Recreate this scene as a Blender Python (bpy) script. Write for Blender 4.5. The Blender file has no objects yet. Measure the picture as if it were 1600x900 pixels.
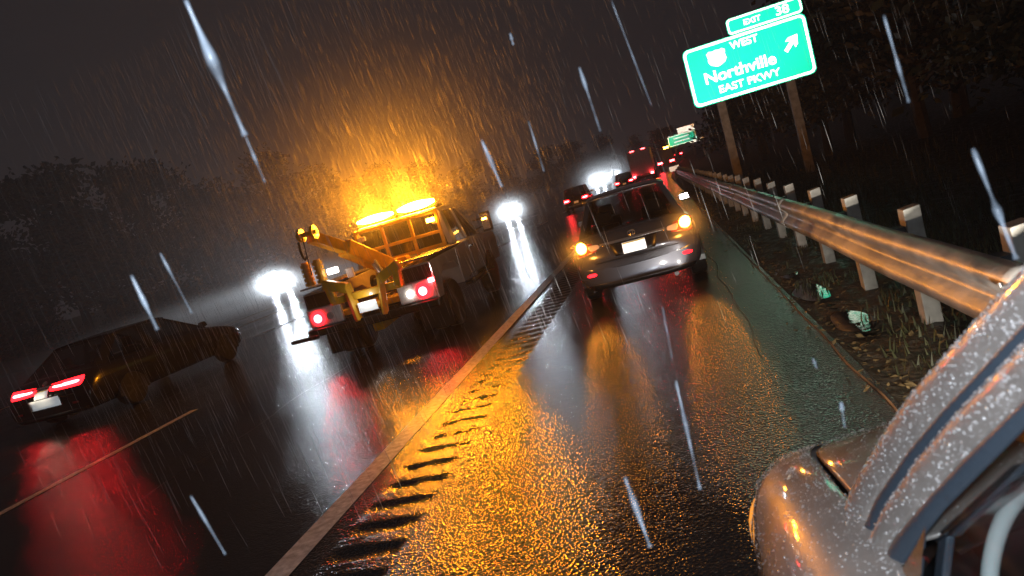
import bpy, bmesh, math, random
from mathutils import Vector, Matrix, noise
from mathutils.bvhtree import BVHTree
R = math.radians
rnd = random.Random(7)
sc = bpy.context.scene
col = sc.collection

# ------------------------------------------------------------------ camera, world, exposure
CAM_H = 1.7
f, roll = 1067.0, R(16)
PITCH, YAW = R(6.704), R(14.109)
Fv = Vector((-math.sin(YAW)*math.cos(PITCH), math.cos(YAW)*math.cos(PITCH), -math.sin(PITCH)))
Rv = Vector((math.cos(YAW), math.sin(YAW), 0))
Dv = Fv.cross(Rv)                                   # points down in the unrolled picture
cd = bpy.data.cameras.new('camera'); cam = bpy.data.objects.new('camera', cd); col.objects.link(cam)
# picture x axis = cos*R + sin*D ; picture down axis = -sin*R + cos*D  (in camera space, roll to the right)
px_axis = Rv*math.cos(roll) + Dv*math.sin(roll)
dn_axis = -Rv*math.sin(roll) + Dv*math.cos(roll)
m = Matrix.Identity(4)
for i in range(3):
    m[i][0] = px_axis[i]; m[i][1] = -dn_axis[i]; m[i][2] = -Fv[i]
m[0][3], m[1][3], m[2][3] = 0, 0, CAM_H
cam.matrix_world = m
cd.sensor_width = 36; cd.lens = f/1600*36
cd.clip_start = 0.05; cd.clip_end = 3000
sc.camera = cam
cd.dof.use_dof = True; cd.dof.focus_distance = 9.0; cd.dof.aperture_fstop = 5.0

w = bpy.data.worlds.new('World'); sc.world = w; w.use_nodes = True
nt = w.node_tree; bg = nt.nodes['Background']
WORLD = 0.016
bg.inputs['Color'].default_value = (1.0, .88, .98, 1); bg.inputs['Strength'].default_value = WORLD

vs = sc.view_settings
vs.view_transform = 'Standard'; vs.look = 'None'; vs.exposure = 0; vs.gamma = 1; vs.use_curve_mapping = False
sc.cycles.use_denoising = True
sc.cycles.max_bounces = 6; sc.cycles.volume_bounces = 0
sc.cycles.transparent_max_bounces = 12
sc.cycles.sample_clamp_indirect = 4
sc.cycles.caustics_reflective = False; sc.cycles.caustics_refractive = False

# headlamp / flash powers, kept together for tuning
P_FLASH = 120
P_HEAD = 260            # our own headlamps, each
P_ONC = 700           # oncoming headlamps, each
E_BEACON = 560
HAZE = 0.0017

# ------------------------------------------------------------------ helpers
def ray(x, y):
    a, b = x-800, y-450
    u = a*math.cos(roll) - b*math.sin(roll); n = a*math.sin(roll) + b*math.cos(roll)
    return Rv*u + Dv*n + Fv*f
def at_y(x, y, Y):
    d = ray(x, y); d = d*(Y/d.y); return Vector((d.x, Y, d.z+CAM_H))
def at_z(x, y, z):
    d = ray(x, y); d = d*((z-CAM_H)/d.z); return Vector((d.x, d.y, z))
def at_d(x, y, dist):
    return ray(x, y).normalized()*dist + Vector((0, 0, CAM_H))

def nd(mt, t): return mt.node_tree.nodes.new(t)
def mat(name, base=(.5,.5,.5), rough=.5, metal=0, spec=.5, emit=None, es=0, coat=0, bump=0, bscale=40, bdist=.01,
        var=0, vscale=6, alpha=1, aniso=0, rvar=0):
    mt = bpy.data.materials.new(name); mt.use_nodes = True
    n = mt.node_tree.nodes; l = mt.node_tree.links; p = n['Principled BSDF']
    p.inputs['Base Color'].default_value = (*base, 1); p.inputs['Roughness'].default_value = rough
    p.inputs['Metallic'].default_value = metal; p.inputs['Specular IOR Level'].default_value = spec
    p.inputs['Coat Weight'].default_value = coat; p.inputs['Coat Roughness'].default_value = .06
    p.inputs['Alpha'].default_value = alpha
    if emit: p.inputs['Emission Color'].default_value = (*emit, 1); p.inputs['Emission Strength'].default_value = es
    if var or bump or rvar:
        tc = nd(mt, 'ShaderNodeTexCoord')
        if var or rvar:
            nz = nd(mt, 'ShaderNodeTexNoise'); nz.inputs['Scale'].default_value = vscale; nz.inputs['Detail'].default_value = 6
            l.new(tc.outputs['Object'], nz.inputs['Vector'])
        if var:
            mr = nd(mt, 'ShaderNodeMapRange'); mr.inputs['From Min'].default_value = .3; mr.inputs['From Max'].default_value = .7
            mr.inputs['To Min'].default_value = 1-var; mr.inputs['To Max'].default_value = 1+var
            l.new(nz.outputs['Fac'], mr.inputs['Value'])
            mx = nd(mt, 'ShaderNodeMix'); mx.data_type = 'RGBA'; mx.blend_type = 'MULTIPLY'; mx.inputs['Factor'].default_value = 1
            mx.inputs['A'].default_value = (*base, 1); l.new(mr.outputs['Result'], mx.inputs['B'])
            l.new(mx.outputs['Result'], p.inputs['Base Color'])
        if rvar:
            m2 = nd(mt, 'ShaderNodeMapRange'); m2.inputs['From Min'].default_value = .3; m2.inputs['From Max'].default_value = .7
            m2.inputs['To Min'].default_value = max(rough-rvar, .03); m2.inputs['To Max'].default_value = rough+rvar
            l.new(nz.outputs['Fac'], m2.inputs['Value']); l.new(m2.outputs['Result'], p.inputs['Roughness'])
        if bump:
            nb = nd(mt, 'ShaderNodeTexNoise'); nb.inputs['Scale'].default_value = bscale; nb.inputs['Detail'].default_value = 4
            l.new(tc.outputs['Object'], nb.inputs['Vector'])
            bp = nd(mt, 'ShaderNodeBump'); bp.inputs['Strength'].default_value = bump; bp.inputs['Distance'].default_value = bdist
            l.new(nb.outputs['Fac'], bp.inputs['Height']); l.new(bp.outputs['Normal'], p.inputs['Normal'])
    return mt

def glow(name, c, s):
    mt = bpy.data.materials.new(name); mt.use_nodes = True
    n = mt.node_tree.nodes; n.remove(n['Principled BSDF'])
    e = nd(mt, 'ShaderNodeEmission'); e.inputs['Color'].default_value = (*c, 1); e.inputs['Strength'].default_value = s
    mt.node_tree.links.new(e.outputs[0], n['Material Output'].inputs['Surface'])
    return mt

def retro(name, c, gain=1.25, rough=.27):
    """retroreflective sheeting: a glossy lobe that sends light back the way it came, over a painted base"""
    mt = bpy.data.materials.new(name); mt.use_nodes = True
    n = mt.node_tree.nodes; l = mt.node_tree.links; p = n['Principled BSDF']
    p.inputs['Base Color'].default_value = (*c, 1); p.inputs['Roughness'].default_value = .4
    g = nd(mt, 'ShaderNodeNewGeometry'); gl = nd(mt, 'ShaderNodeBsdfAnisotropic')
    gl.inputs['Color'].default_value = (c[0]*gain, c[1]*gain, c[2]*gain, 1); gl.inputs['Roughness'].default_value = rough
    l.new(g.outputs['Incoming'], gl.inputs['Normal'])
    ad = nd(mt, 'ShaderNodeAddShader'); l.new(p.outputs[0], ad.inputs[0]); l.new(gl.outputs[0], ad.inputs[1])
    l.new(ad.outputs[0], n['Material Output'].inputs['Surface'])
    return mt

def tglass(name, tint=(.35,.38,.38), refl=1.0):
    mt = bpy.data.materials.new(name); mt.use_nodes = True
    n = mt.node_tree.nodes; l = mt.node_tree.links; n.remove(n['Principled BSDF'])
    t = nd(mt, 'ShaderNodeBsdfTransparent'); t.inputs['Color'].default_value = (*tint, 1)
    g = nd(mt, 'ShaderNodeBsdfGlossy'); g.inputs['Roughness'].default_value = .06
    lw = nd(mt, 'ShaderNodeLayerWeight'); pq = nd(mt,'ShaderNodeMath'); pq.operation='POWER'; pq.inputs[1].default_value = 4
    l.new(lw.outputs['Facing'], pq.inputs[0]); fr = nd(mt,'ShaderNodeMath'); fr.operation='MULTIPLY_ADD'; fr.inputs[1].default_value=.8; fr.inputs[2].default_value=.045; l.new(pq.outputs[0], fr.inputs[0])
    mx = nd(mt, 'ShaderNodeMixShader'); l.new(fr.outputs[0], mx.inputs[0]); l.new(t.outputs[0], mx.inputs[1]); l.new(g.outputs[0], mx.inputs[2])
    l.new(mx.outputs[0], n['Material Output'].inputs['Surface'])
    return mt

class MB:
    def __init__(s): s.v = []; s.f = []
    def add(s, vs, fs):
        o = len(s.v); s.v += [tuple(v) for v in vs]; s.f += [tuple(i+o for i in q) for q in fs]; return s
    def box(s, lo, hi):
        x0,y0,z0 = lo; x1,y1,z1 = hi
        return s.add([(x0,y0,z0),(x1,y0,z0),(x1,y1,z0),(x0,y1,z0),(x0,y0,z1),(x1,y0,z1),(x1,y1,z1),(x0,y1,z1)],
                     [(0,3,2,1),(4,5,6,7),(0,1,5,4),(1,2,6,5),(2,3,7,6),(3,0,4,7)])
    def prism(s, b, t):                                # bottom ring and top ring, same count
        n = len(b)
        return s.add(list(b)+list(t), [tuple(range(n))[::-1], tuple(range(n,2*n))]+[(i,(i+1)%n,n+(i+1)%n,n+i) for i in range(n)])
    def tube(s, pts, rad, n=8, cap=True):
        pts = [Vector(p) for p in pts]; rads = rad if isinstance(rad,(list,tuple)) else [rad]*len(pts)
        rings = []; ref = None
        for i,p in enumerate(pts):
            t = (pts[min(i+1,len(pts)-1)]-pts[max(i-1,0)]).normalized()
            if ref is None: ref = t.orthogonal().normalized()
            ref = (ref - t*ref.dot(t)).normalized(); b = t.cross(ref)
            rings.append([p+(ref*math.cos(2*math.pi*k/n)+b*math.sin(2*math.pi*k/n))*rads[i] for k in range(n)])
        vs = [v for r in rings for v in r]; fs = []
        for i in range(len(rings)-1):
            for k in range(n):
                a = i*n+k; b2 = i*n+(k+1)%n; fs.append((a,b2,b2+n,a+n))
        if cap: fs.append(tuple(range(n))[::-1]); fs.append(tuple(range((len(rings)-1)*n, len(rings)*n)))
        return s.add(vs, fs)
    def cyl(s, a, b, r, n=20): return s.tube([a,b], r, n)
    def lathe_x(s, c, prof, n=28):                     # profile of (dx, r) around the x axis
        vs = [(c[0]+dx, c[1]+r*math.cos(2*math.pi*k/n), c[2]+r*math.sin(2*math.pi*k/n)) for dx,r in prof for k in range(n)]
        fs = [(i*n+k, i*n+(k+1)%n, (i+1)*n+(k+1)%n, (i+1)*n+k) for i in range(len(prof)-1) for k in range(n)]
        fs += [tuple(range(n))[::-1], tuple(range((len(prof)-1)*n, len(prof)*n))]
        return s.add(vs, fs)
    def grid(s, P):
        o = len(s.v); R_, C_ = len(P), len(P[0])
        for r in P: s.v += [tuple(p) for p in r]
        for i in range(R_-1):
            for j in range(C_-1):
                a = o+i*C_+j; s.f.append((a,a+1,a+1+C_,a+C_))
        return s
    def build(s, name, material, parent=None, smooth=False, bevel=0, subsurf=0, solid=0, recalc=True):
        me = bpy.data.meshes.new(name); me.from_pydata(s.v, [], s.f); me.update()
        if recalc:
            bm = bmesh.new(); bm.from_mesh(me); bmesh.ops.recalc_face_normals(bm, faces=bm.faces); bm.to_mesh(me); bm.free()
        me.materials.append(material)
        o = bpy.data.objects.new(name, me); col.objects.link(o)
        if parent: o.parent = parent
        if smooth: me.shade_smooth()
        if solid: md = o.modifiers.new('s','SOLIDIFY'); md.thickness = solid; md.offset = 0
        if bevel: md = o.modifiers.new('b','BEVEL'); md.width = bevel; md.segments = 2; md.limit_method = 'ANGLE'
        if subsurf: md = o.modifiers.new('u','SUBSURF'); md.levels = md.render_levels = subsurf
        return o
def tag(o, label=None, cat=None, group=None, kind=None):
    if label: o['label'] = label
    if cat: o['category'] = cat
    if group: o['group'] = group
    if kind: o['kind'] = kind
    return o
def empty(name, loc, rz=0):
    o = bpy.data.objects.new(name, None); col.objects.link(o); o.location = loc; o.rotation_euler = (0,0,rz)
    o.empty_display_size = .2; return o
def bake(o):
    """apply modifiers into the mesh"""
    bpy.context.view_layer.update()
    dg = bpy.context.evaluated_depsgraph_get(); me = bpy.data.meshes.new_from_object(o.evaluated_get(dg))
    o.modifiers.clear(); o.data = me; return o
def lamp(name, kind, loc, power, color, parent=None, radius=.05, aim=None, angle=40, blend=.6, size=None):
    ld = bpy.data.lights.new(name, kind); ld.energy = power; ld.color = color
    if kind in ('SPOT','POINT'): ld.shadow_soft_size = radius
    if kind == 'SPOT': ld.spot_size = R(angle); ld.spot_blend = blend
    if kind == 'AREA': ld.shape = 'RECTANGLE'; ld.size, ld.size_y = size
    o = bpy.data.objects.new(name, ld); col.objects.link(o)
    if parent: o.parent = parent
    o.location = loc
    if aim is not None: o.rotation_euler = Vector(aim).to_track_quat('-Z','Y').to_euler()
    return o
def rise(Y): return 0.0 if Y < 70 else 0.0006*(Y-70)**2 if Y < 130 else 2.16+.03*(Y-130)
def bend(Y): return 0.0011*(Y-62)**2 if Y > 62 else 0.0
def rp(X, Y, dz=0): return Vector((X+bend(Y), Y, rise(Y)+dz))

# ------------------------------------------------------------------ materials
def road_mat():
    mt = bpy.data.materials.new('wet_asphalt'); mt.use_nodes = True
    n = mt.node_tree.nodes; l = mt.node_tree.links; p = n['Principled BSDF']
    g = nd(mt,'ShaderNodeNewGeometry')
    big = nd(mt,'ShaderNodeTexNoise'); big.inputs['Scale'].default_value = .55; big.inputs['Detail'].default_value = 5
    mp = nd(mt,'ShaderNodeMapping'); mp.inputs['Scale'].default_value = (1.6,.35,1)
    l.new(g.outputs['Position'], mp.inputs['Vector']); l.new(mp.outputs[0], big.inputs['Vector'])
    cr = nd(mt,'ShaderNodeMapRange'); cr.inputs['From Min'].default_value=.35; cr.inputs['From Max'].default_value=.65
    cr.inputs['To Min'].default_value=.15; cr.inputs['To Max'].default_value=.2
    l.new(big.outputs['Fac'], cr.inputs['Value']); l.new(cr.outputs[0], p.inputs['Roughness'])
    fine = nd(mt,'ShaderNodeTexNoise'); fine.inputs['Scale'].default_value = 60; fine.inputs['Detail'].default_value = 2
    l.new(g.outputs['Position'], fine.inputs['Vector'])
    col_ = nd(mt,'ShaderNodeValToRGB'); col_.color_ramp.elements[0].position=.35; col_.color_ramp.elements[0].color=(.012,.0115,.0115,1)
    col_.color_ramp.elements[1].position=.7; col_.color_ramp.elements[1].color=(.045,.042,.04,1)
    l.new(fine.outputs['Fac'], col_.inputs[0]); l.new(col_.outputs[0], p.inputs['Base Color'])
    # aggregate relief: stones poking through the water film, plus slow waves
    vo = nd(mt,'ShaderNodeTexVoronoi'); vo.inputs['Scale'].default_value = 58
    l.new(g.outputs['Position'], vo.inputs['Vector'])
    wv = nd(mt,'ShaderNodeTexNoise'); wv.inputs['Scale'].default_value = 9; wv.inputs['Detail'].default_value = 3
    l.new(g.outputs['Position'], wv.inputs['Vector'])
    b1 = nd(mt,'ShaderNodeBump'); b1.inputs['Strength'].default_value = .9; b1.inputs['Distance'].default_value = .0045
    b2 = nd(mt,'ShaderNodeBump'); b2.inputs['Strength'].default_value = .5; b2.inputs['Distance'].default_value = .008
    mul = nd(mt,'ShaderNodeMath'); mul.operation='MULTIPLY'; 
    dm = nd(mt,'ShaderNodeMapRange'); dm.inputs['From Min'].default_value=.4; dm.inputs['From Max'].default_value=.62
    dm.inputs['To Min'].default_value=.75; dm.inputs['To Max'].default_value=1.2
    l.new(big.outputs['Fac'], dm.inputs['Value']); l.new(vo.outputs['Distance'], mul.inputs[0]); l.new(dm.outputs[0], mul.inputs[1])
    l.new(mul.outputs[0], b1.inputs['Height']); l.new(wv.outputs['Fac'], b2.inputs['Height']); l.new(b2.outputs[0], b1.inputs['Normal'])
    l.new(b1.outputs[0], p.inputs['Normal'])
    p.inputs['IOR'].default_value = 1.5; p.inputs['Specular IOR Level'].default_value = .8
    return mt
M = {}
M['road'] = road_mat()
M['white_paint'] = mat('wet_white_paint', (.75,.76,.8), .38, var=.35, vscale=18, bump=.3, bscale=90, bdist=.004, rvar=.1)
M['yellow_paint'] = mat('wet_yellow_paint', (.5,.32,.06), .3, var=.3, vscale=18, bump=.3, bscale=90, bdist=.004)
M['verge'] = mat('verge_soil', (.04,.03,.018), .55, var=.7, vscale=7, bump=.9, bscale=14, bdist=.06, rvar=.25)
M['land'] = mat('dark_grassland', (.03,.035,.015), .9, var=.5, vscale=1)
M['water'] = mat('puddle_water', (.008,.008,.008), .03, spec=.9, bump=.12, bscale=14, bdist=.01)
M['galv'] = mat('galvanised_steel', (.36,.345,.33), .42, metal=.55, var=.4, vscale=3, bump=.2, bscale=11, bdist=.02, rvar=.14)
M['post'] = mat('pale_post', (.36,.34,.30), .6, var=.25, vscale=9, bump=.3, bscale=40, bdist=.005)
M['block'] = mat('dark_blockout', (.03,.035,.04), .5, var=.3)
M['wood'] = mat('sign_post_timber', (.27,.24,.21), .7, var=.35, vscale=5, bump=.3, bscale=30)
M['bark'] = mat('wet_bark', (.05,.035,.025), .8, var=.4)
M['leaf'] = mat('dark_foliage', (.022,.028,.012), .6, var=.6, vscale=.6)
M['leaf2'] = mat('autumn_foliage', (.05,.036,.014), .6, var=.6, vscale=.8)
M['grass'] = mat('verge_grass', (.045,.046,.014), .6, var=.5, vscale=3)
M['litter'] = mat('fallen_leaves', (.13,.085,.035), .45, var=.6, vscale=30)
M['rubber'] = mat('wet_rubber', (.018,.018,.018), .35, bump=.2, bscale=60)
M['black'] = mat('black_plastic', (.014,.014,.015), .35)
M['rim'] = mat('alloy', (.07,.07,.07), .4, metal=.6)
M['chrome'] = mat('chrome', (.78,.78,.8), .22, metal=.9)
M['grey_paint'] = mat('grey_metallic_paint', (.10,.103,.125), .27, metal=.6, coat=1, bump=.05, bscale=160, bdist=.003)
M['dark_paint'] = mat('black_car_paint', (.010,.010,.012), .22, metal=0, spec=.35, coat=.25)
M['silver_paint'] = mat('silver_car_paint', (.42,.41,.41), .36, metal=.2, coat=1, var=.1)
M['red_paint'] = mat('red_car_paint', (.12,.01,.01), .3, coat=1)
M['box_white'] = mat('white_box_panel', (.8,.8,.8), .5, var=.1)
M['yellow_steel'] = mat('yellow_wrecker_steel', (.78,.44,.03), .35, coat=.6, var=.25, vscale=5, bump=.1, bscale=30)
M['glass'] = tglass('tinted_glass',(.3,.31,.31))
M['glass_clear'] = tglass('clear_glass', (.75,.78,.78))
M['seat'] = mat('seat_fabric', (.03,.03,.032), .8)
M['trim'] = mat('beige_trim', (.25,.2,.16), .8)
M['amber_dim'] = glow('amber_lamp_soft', (1,.36,.05), 1.1)
M['amber'] = glow('amber_lamp_lit', (1,.36,.03), 55)
M['beacon'] = glow('amber_beacon_lit', (1,.33,.012), E_BEACON)
M['tail'] = glow('red_lamp_lit', (1,.05,.055), 25)
M['reflector_glow'] = glow('red_reflector_glow', (1,.01,.015), 7)  # emission stands in for light the bumper reflectors send back
M['tail_edge'] = glow('red_lens_lit', (1,.008,.012), 9)
M['tail_hot'] = glow('red_lamp_bright', (1,.03,.035), 70)
M['head'] = glow('white_headlamp_lit', (.82,.92,1), 700)
M['work'] = glow('white_work_lamp_lit', (1,.86,.72), 7)
M['clear_lens'] = mat('clear_lens', (.6,.5,.5), .1, coat=1)
M['red_lens'] = mat('red_lens', (.3,.01,.015), .12, coat=1)
M['plate'] = retro('retroreflective_plate', (.85,.85,.8), .6)
M['plate_top'] = mat('plate_yellow', (.6,.5,.05), .5)
M['r_green'] = retro('retroreflective_green', (.003,.32,.205), 1.25)
M['far_green'] = retro('far_retroreflective_green', (.003,.32,.205), 1.3, .15)
M['far_white'] = retro('far_retroreflective_white', (.8,.8,.78), 1.1, .16)
M['r_white'] = retro('retroreflective_white', (.8,.8,.76), 1.3)
M['back_alu'] = mat('sign_back_aluminium', (.4,.4,.4), .5, metal=.8)
M['our_paint'] = mat('champagne_metallic_paint', (.36,.31,.275), .42, metal=.3, coat=1, var=.12, vscale=14, bump=.1, bscale=220, bdist=.002)
M['seal'] = mat('rubber_seal', (.05,.065,.085), .38, bump=.15, bscale=60)
M['drop'] = mat('water_drop', (.5,.46,.44), .16, spec=1, coat=1)
M['rain'] = mat('rain_water', (.7,.72,.75), .2, alpha=.45)
M['rain_big'] = mat('rain_drop_water', (.5,.6,.75), .12, spec=1, alpha=.2, coat=.4)
def soft_drop():
    mt = bpy.data.materials.new('soft_rain_drop'); mt.use_nodes = True; n = mt.node_tree.nodes; l = mt.node_tree.links; p = n['Principled BSDF']
    p.inputs['Base Color'].default_value = (.6,.7,.82,1); p.inputs['Roughness'].default_value = .2
    lw = nd(mt,'ShaderNodeLayerWeight'); lw.inputs['Blend'].default_value = .5
    a = nd(mt,'ShaderNodeMapRange'); a.inputs['From Min'].default_value=0; a.inputs['From Max'].default_value=.75; a.inputs['To Min'].default_value=.21; a.inputs['To Max'].default_value=0
    l.new(lw.outputs['Facing'], a.inputs['Value'])
    nz = nd(mt,'ShaderNodeTexNoise'); nz.inputs['Scale'].default_value = 28; tc = nd(mt,'ShaderNodeTexCoord'); l.new(tc.outputs['Object'], nz.inputs['Vector'])
    m2 = nd(mt,'ShaderNodeMapRange'); m2.inputs['From Min'].default_value=.35; m2.inputs['From Max'].default_value=.7; m2.inputs['To Min'].default_value=.35; m2.inputs['To Max'].default_value=1.5
    l.new(nz.outputs['Fac'], m2.inputs['Value'])
    ml = nd(mt,'ShaderNodeMath'); ml.operation='MULTIPLY'; l.new(a.outputs[0], ml.inputs[0]); l.new(m2.outputs[0], ml.inputs[1]); l.new(ml.outputs[0], p.inputs['Alpha'])
    return mt
M['rain_big'] = soft_drop()
M['steering'] = mat('steering_leather', (.5,.55,.53), .5)

# ------------------------------------------------------------------ large structure: land, road, lines
YS = [-12,-6,0,3,6,10,15,20,30,40,50,60,70,80,90,100,110,120,135,150,170,200,240,300,420]
def strip(name, x0, x1, dz, material, ys=YS, nx=1):
    b = MB(); b.grid([[rp(x0+(x1-x0)*j/nx, y, dz) for j in range(nx+1)] for y in ys])
    o = b.build(name, material); tag(o, kind='structure'); return o
g = MB(); g.grid([[(-700 + 50*j, -60+40*i, -.35 + (rise(min(-60+40*i, 420)) if -60+40*i > 70 else 0)) for j in range(29)] for i in range(32)])
tag(g.build('ground', M['land']), kind='structure')
RX0, RX1 = -2.50, -1.84      # rumble strip band
strip('road', -46, RX0, 0, M['road'])
strip('road', RX1, .98, 0, M['road'])
rb = MB(); rows = []
yv = -2.0
while yv < 34:
    rows.append(yv); yv += .022 if yv < 16 else .04
def groove(X, Y):
    ph = (Y % .30)/.30
    gx = max(0, min(1, min(X-(RX0+.13), (RX1-.05)-X)/.04))
    d = 0 if ph > .58 else math.sin(math.pi*ph/.58)
    jit = .85+.3*noise.noise(Vector((X*9, Y*5, 0)))
    return -.022*d*gx*jit + .004*noise.noise(Vector((X*30, Y*30, 3)))*gx
rb.grid([[rp(RX0+(RX1-RX0)*j/14, y, groove(RX0+(RX1-RX0)*j/14, y)) for j in range(15)] for y in rows])
tag(rb.build('road', M['road'], smooth=True), kind='structure')
strip('road', RX0, RX1, 0, M['road'], [-12,-6,-2.0]); strip('road', RX0, RX1, 0, M['road'], [rows[-1],40,50,60,70,80,90,100,120,150,200,300,420])
# verge: one rough sheet outside the shoulder
vb = MB(); vrows = [-8+.35*i for i in range(0, 150)] + [46+8*i for i in range(48)]
vxs = [.98,1.05,1.15,1.3,1.5,1.75,2.0,2.4,3,4,5.5,8,12,18,30,60,120]
def vz(X, Y):
    e = max(0, X-1.02)
    base = -.04 - .012*min(e,6)**1.3 + (.05*max(0, X-9) if X > 9 else 0)
    return base + min(e*.6, .05)*noise.noise(Vector((X*2.2, Y*2.2, 0)))*1.3
vb.grid([[rp(x, y, vz(x, y) if x > .99 else -.01) for x in vxs] for y in vrows])
tag(vb.build('verge', M['verge'], smooth=True), kind='structure')
lb = MB(); lb.grid([[rp(x, y, .0 if x > -47 else (-.1+.02*(-46-x))) for x in (-46,-48,-60,-90,-160)] for y in YS])
tag(lb.build('verge', M['land'], smooth=True), kind='structure')

def line(name, x0, x1, y0, y1, material):
    n = max(2, int((y1-y0)/4)+1)
    b = MB(); b.grid([[rp(x0,y0+(y1-y0)*i/(n-1),.004), rp(x1,y0+(y1-y0)*i/(n-1),.004)] for i in range(n)])
    return tag(b.build(name, material), kind='structure')
line('edge_line', -2.76, -2.57, -4, 150, M['white_paint'])
y = 3.6
for k in range(12):
    line('lane_line', -7.75, -7.60, y+1.3, y+5.3, M['white_paint']); y += 12
y = 6.0
for k in range(8):
    line('lane_line', -12.75, -12.6, y, y+3, M['white_paint']); y += 12
line('median_line', -17.4, -17.2, 15, 150, M['yellow_paint'])
line('median_line', -20.6, -20.4, 15, 150, M['yellow_paint'])
# crack along the outer edge of the asphalt
ck = MB(); xs = []
pts = [rp(.93+.025*noise.noise(Vector((0,yy*1.3,0))), yy, .006) for yy in [2+.15*i for i in range(150)]]
ck.tube(pts, .007, 4); tag(ck.build('road_edge_crack', mat('edge_debris', (.16,.08,.035), .6, var=.8, vscale=3)), kind='structure')
for k,(x0_,ya,yb_,wg) in enumerate(((-5.3,5,26,.12),(.45,5.5,17,.07),(-9.6,6,24,.12))):
    tb_ = MB(); rows_ = []
    for i in range(90):
        yy = ya+(yb_-ya)*i/89; xx = x0_+wg*noise.noise(Vector((k*7,yy*.8,0)))+.02*noise.noise(Vector((k*3,yy*5,0))); h_ = .005+.004*noise.noise(Vector((k,yy*3,1)))
        rows_.append([(xx-h_,yy,.003),(xx+h_,yy,.003)])
    tb_.grid(rows_); tag(tb_.build('road_crack', mat('tar_crack', (.006,.006,.006), .5)), kind='structure')
# puddles on the verge
for i,(pxx,pyy,rx,ry) in enumerate([(1268,455,.17,.42),(1332,500,.17,.36),(1228,425,.12,.35),(1300,478,.05,.12)]):
    c = at_z(pxx, pyy, -.02)
    b = MB(); ring = []
    for k in range(28):
        a = 2*math.pi*k/28; q = 1+.25*noise.noise(Vector((math.cos(a)*1.4, math.sin(a)*1.4, i*5.0)))
        ring.append((c.x+rx*q*math.cos(a), c.y+ry*q*math.sin(a), -.028))
    b.add(ring, [tuple(range(28))])
    tag(b.build('puddle', M['water']), kind='structure')

# ------------------------------------------------------------------ guardrail
gr = tag(empty('guardrail', (1.5,0,0)), 'galvanised w-beam guardrail on pale posts running along the shoulder edge', 'guardrail')
inv = Vector((-1.5,0,0))
prof = [(-.0,.44),(-.035,.455),(-.075,.48),(-.085,.51),(-.075,.54),(-.02,.575),(-.005,.6),(-.02,.625),(-.075,.66),(-.085,.69),(-.075,.72),(-.035,.745),(0,.76)]
prof = [(a_, .77-(.76-c_)*1.3) for a_, c_ in prof]
b = MB(); gy = [-3+.8*i for i in range(100)] + [78+3*i for i in range(12)]
for k in range(12):
    ya, yb_ = -3+6.4*k, -3+6.4*(k+1)+.32; b = MB(); dent = rnd.uniform(-.02,.02); dy = rnd.uniform(1,5)
    def sag(yy): return dent*math.exp(-((yy-ya-dy)/.5)**2)
    b.grid([[rp(1.52+p[0]-(.008*(yb_-yy)/(yb_-ya))+sag(yy)+.012*noise.noise(Vector((0,yy*.35,0))), yy, p[1]+.012*noise.noise(Vector((5,yy*.3,0))))+inv for p in prof] for yy in [ya+(yb_-ya)*i/24 for i in range(25)]])
    b.build('rail', M['galv'], gr, smooth=True, solid=.004)
    if k < 5:
        for i in range(4):
            for zz in (.44,.68):
                bb = MB(); P0 = rp(1.52-.094, ya+.06+.07*i, zz)+inv; bb.cyl(P0+Vector((.012,0,0)), P0+Vector((-.006,0,0)), .012, 8); bb.build('bolt', M['galv'], gr)
b = MB(); b.grid([[rp(1.52+p[0], yy, p[1])+inv for p in prof] for yy in [74+3*i for i in range(14)]])
b.build('rail', M['galv'], gr, smooth=True, solid=.004)
for k in range(46):
    yy = .85 + 1.6*k - 1.6
    z0 = vz(1.7, yy)-.05
    tl = (rnd.random()-.5)*.03; ht = .86+rnd.random()*.05
    pb = MB(); P0 = rp(1.70, yy, 0)+inv
    pb.prism([P0+Vector((a,c,z0)) for a,c in ((-.06,-.07),(.06,-.07),(.06,.07),(-.06,.07))],
             [P0+Vector((a+tl,c+tl,ht+(.015 if a>0 else 0))) for a,c in ((-.06,-.07),(.06,-.07),(.06,.07),(-.06,.07))])
    pb.build('post', M['post'], gr, bevel=.008)
    if k < 24:
        kb = MB(); kb.box(P0+Vector((-.175,-.06,.46)), P0+Vector((-.062,.06,.74))); kb.build('blockout', M['block'], gr, bevel=.006)
for k in range(12):
    yy = .85+1.6*k
    bb = MB(); P0 = rp(1.52-.004, yy, .6)+inv; bb.cyl(P0, P0+Vector((-.016,0,0)), .016, 8); bb.build('bolt', M['galv'], gr)

# ------------------------------------------------------------------ highway signs
def txt(s, size, loc, material, parent, name='lettering', align='CENTER', sx=1):
    cu = bpy.data.curves.new(name, 'FONT'); cu.body = s; cu.size = size; cu.align_x = align; cu.align_y = 'CENTER'; cu.extrude = .002; cu.offset = .022*size
    cu.materials.append(material); o0 = bpy.data.objects.new('tmp', cu); col.objects.link(o0); bpy.context.view_layer.update()
    me = bpy.data.meshes.new_from_object(o0.evaluated_get(bpy.context.evaluated_depsgraph_get())); bpy.data.objects.remove(o0)
    o = bpy.data.objects.new(name, me); col.objects.link(o); o.parent = parent
    o.location = loc; o.rotation_euler = (R(90),0,0); o.scale = (sx,1,1); return o
def rrect(x0, z0, x1, z1, r, n=6):
    P = []
    for cx_,cz_,a0 in ((x1-r,z1-r,0),(x0+r,z1-r,90),(x0+r,z0+r,180),(x1-r,z0+r,270)):
        for k in range(n+1):
            a = R(a0+90*k/n); P.append((cx_+r*math.cos(a), cz_+r*math.sin(a)))
    return P
def slab(poly, y0, y1): 
    b = MB(); b.prism([(x,y0,z) for x,z in poly], [(x,y1,z) for x,z in poly]); return b
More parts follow.
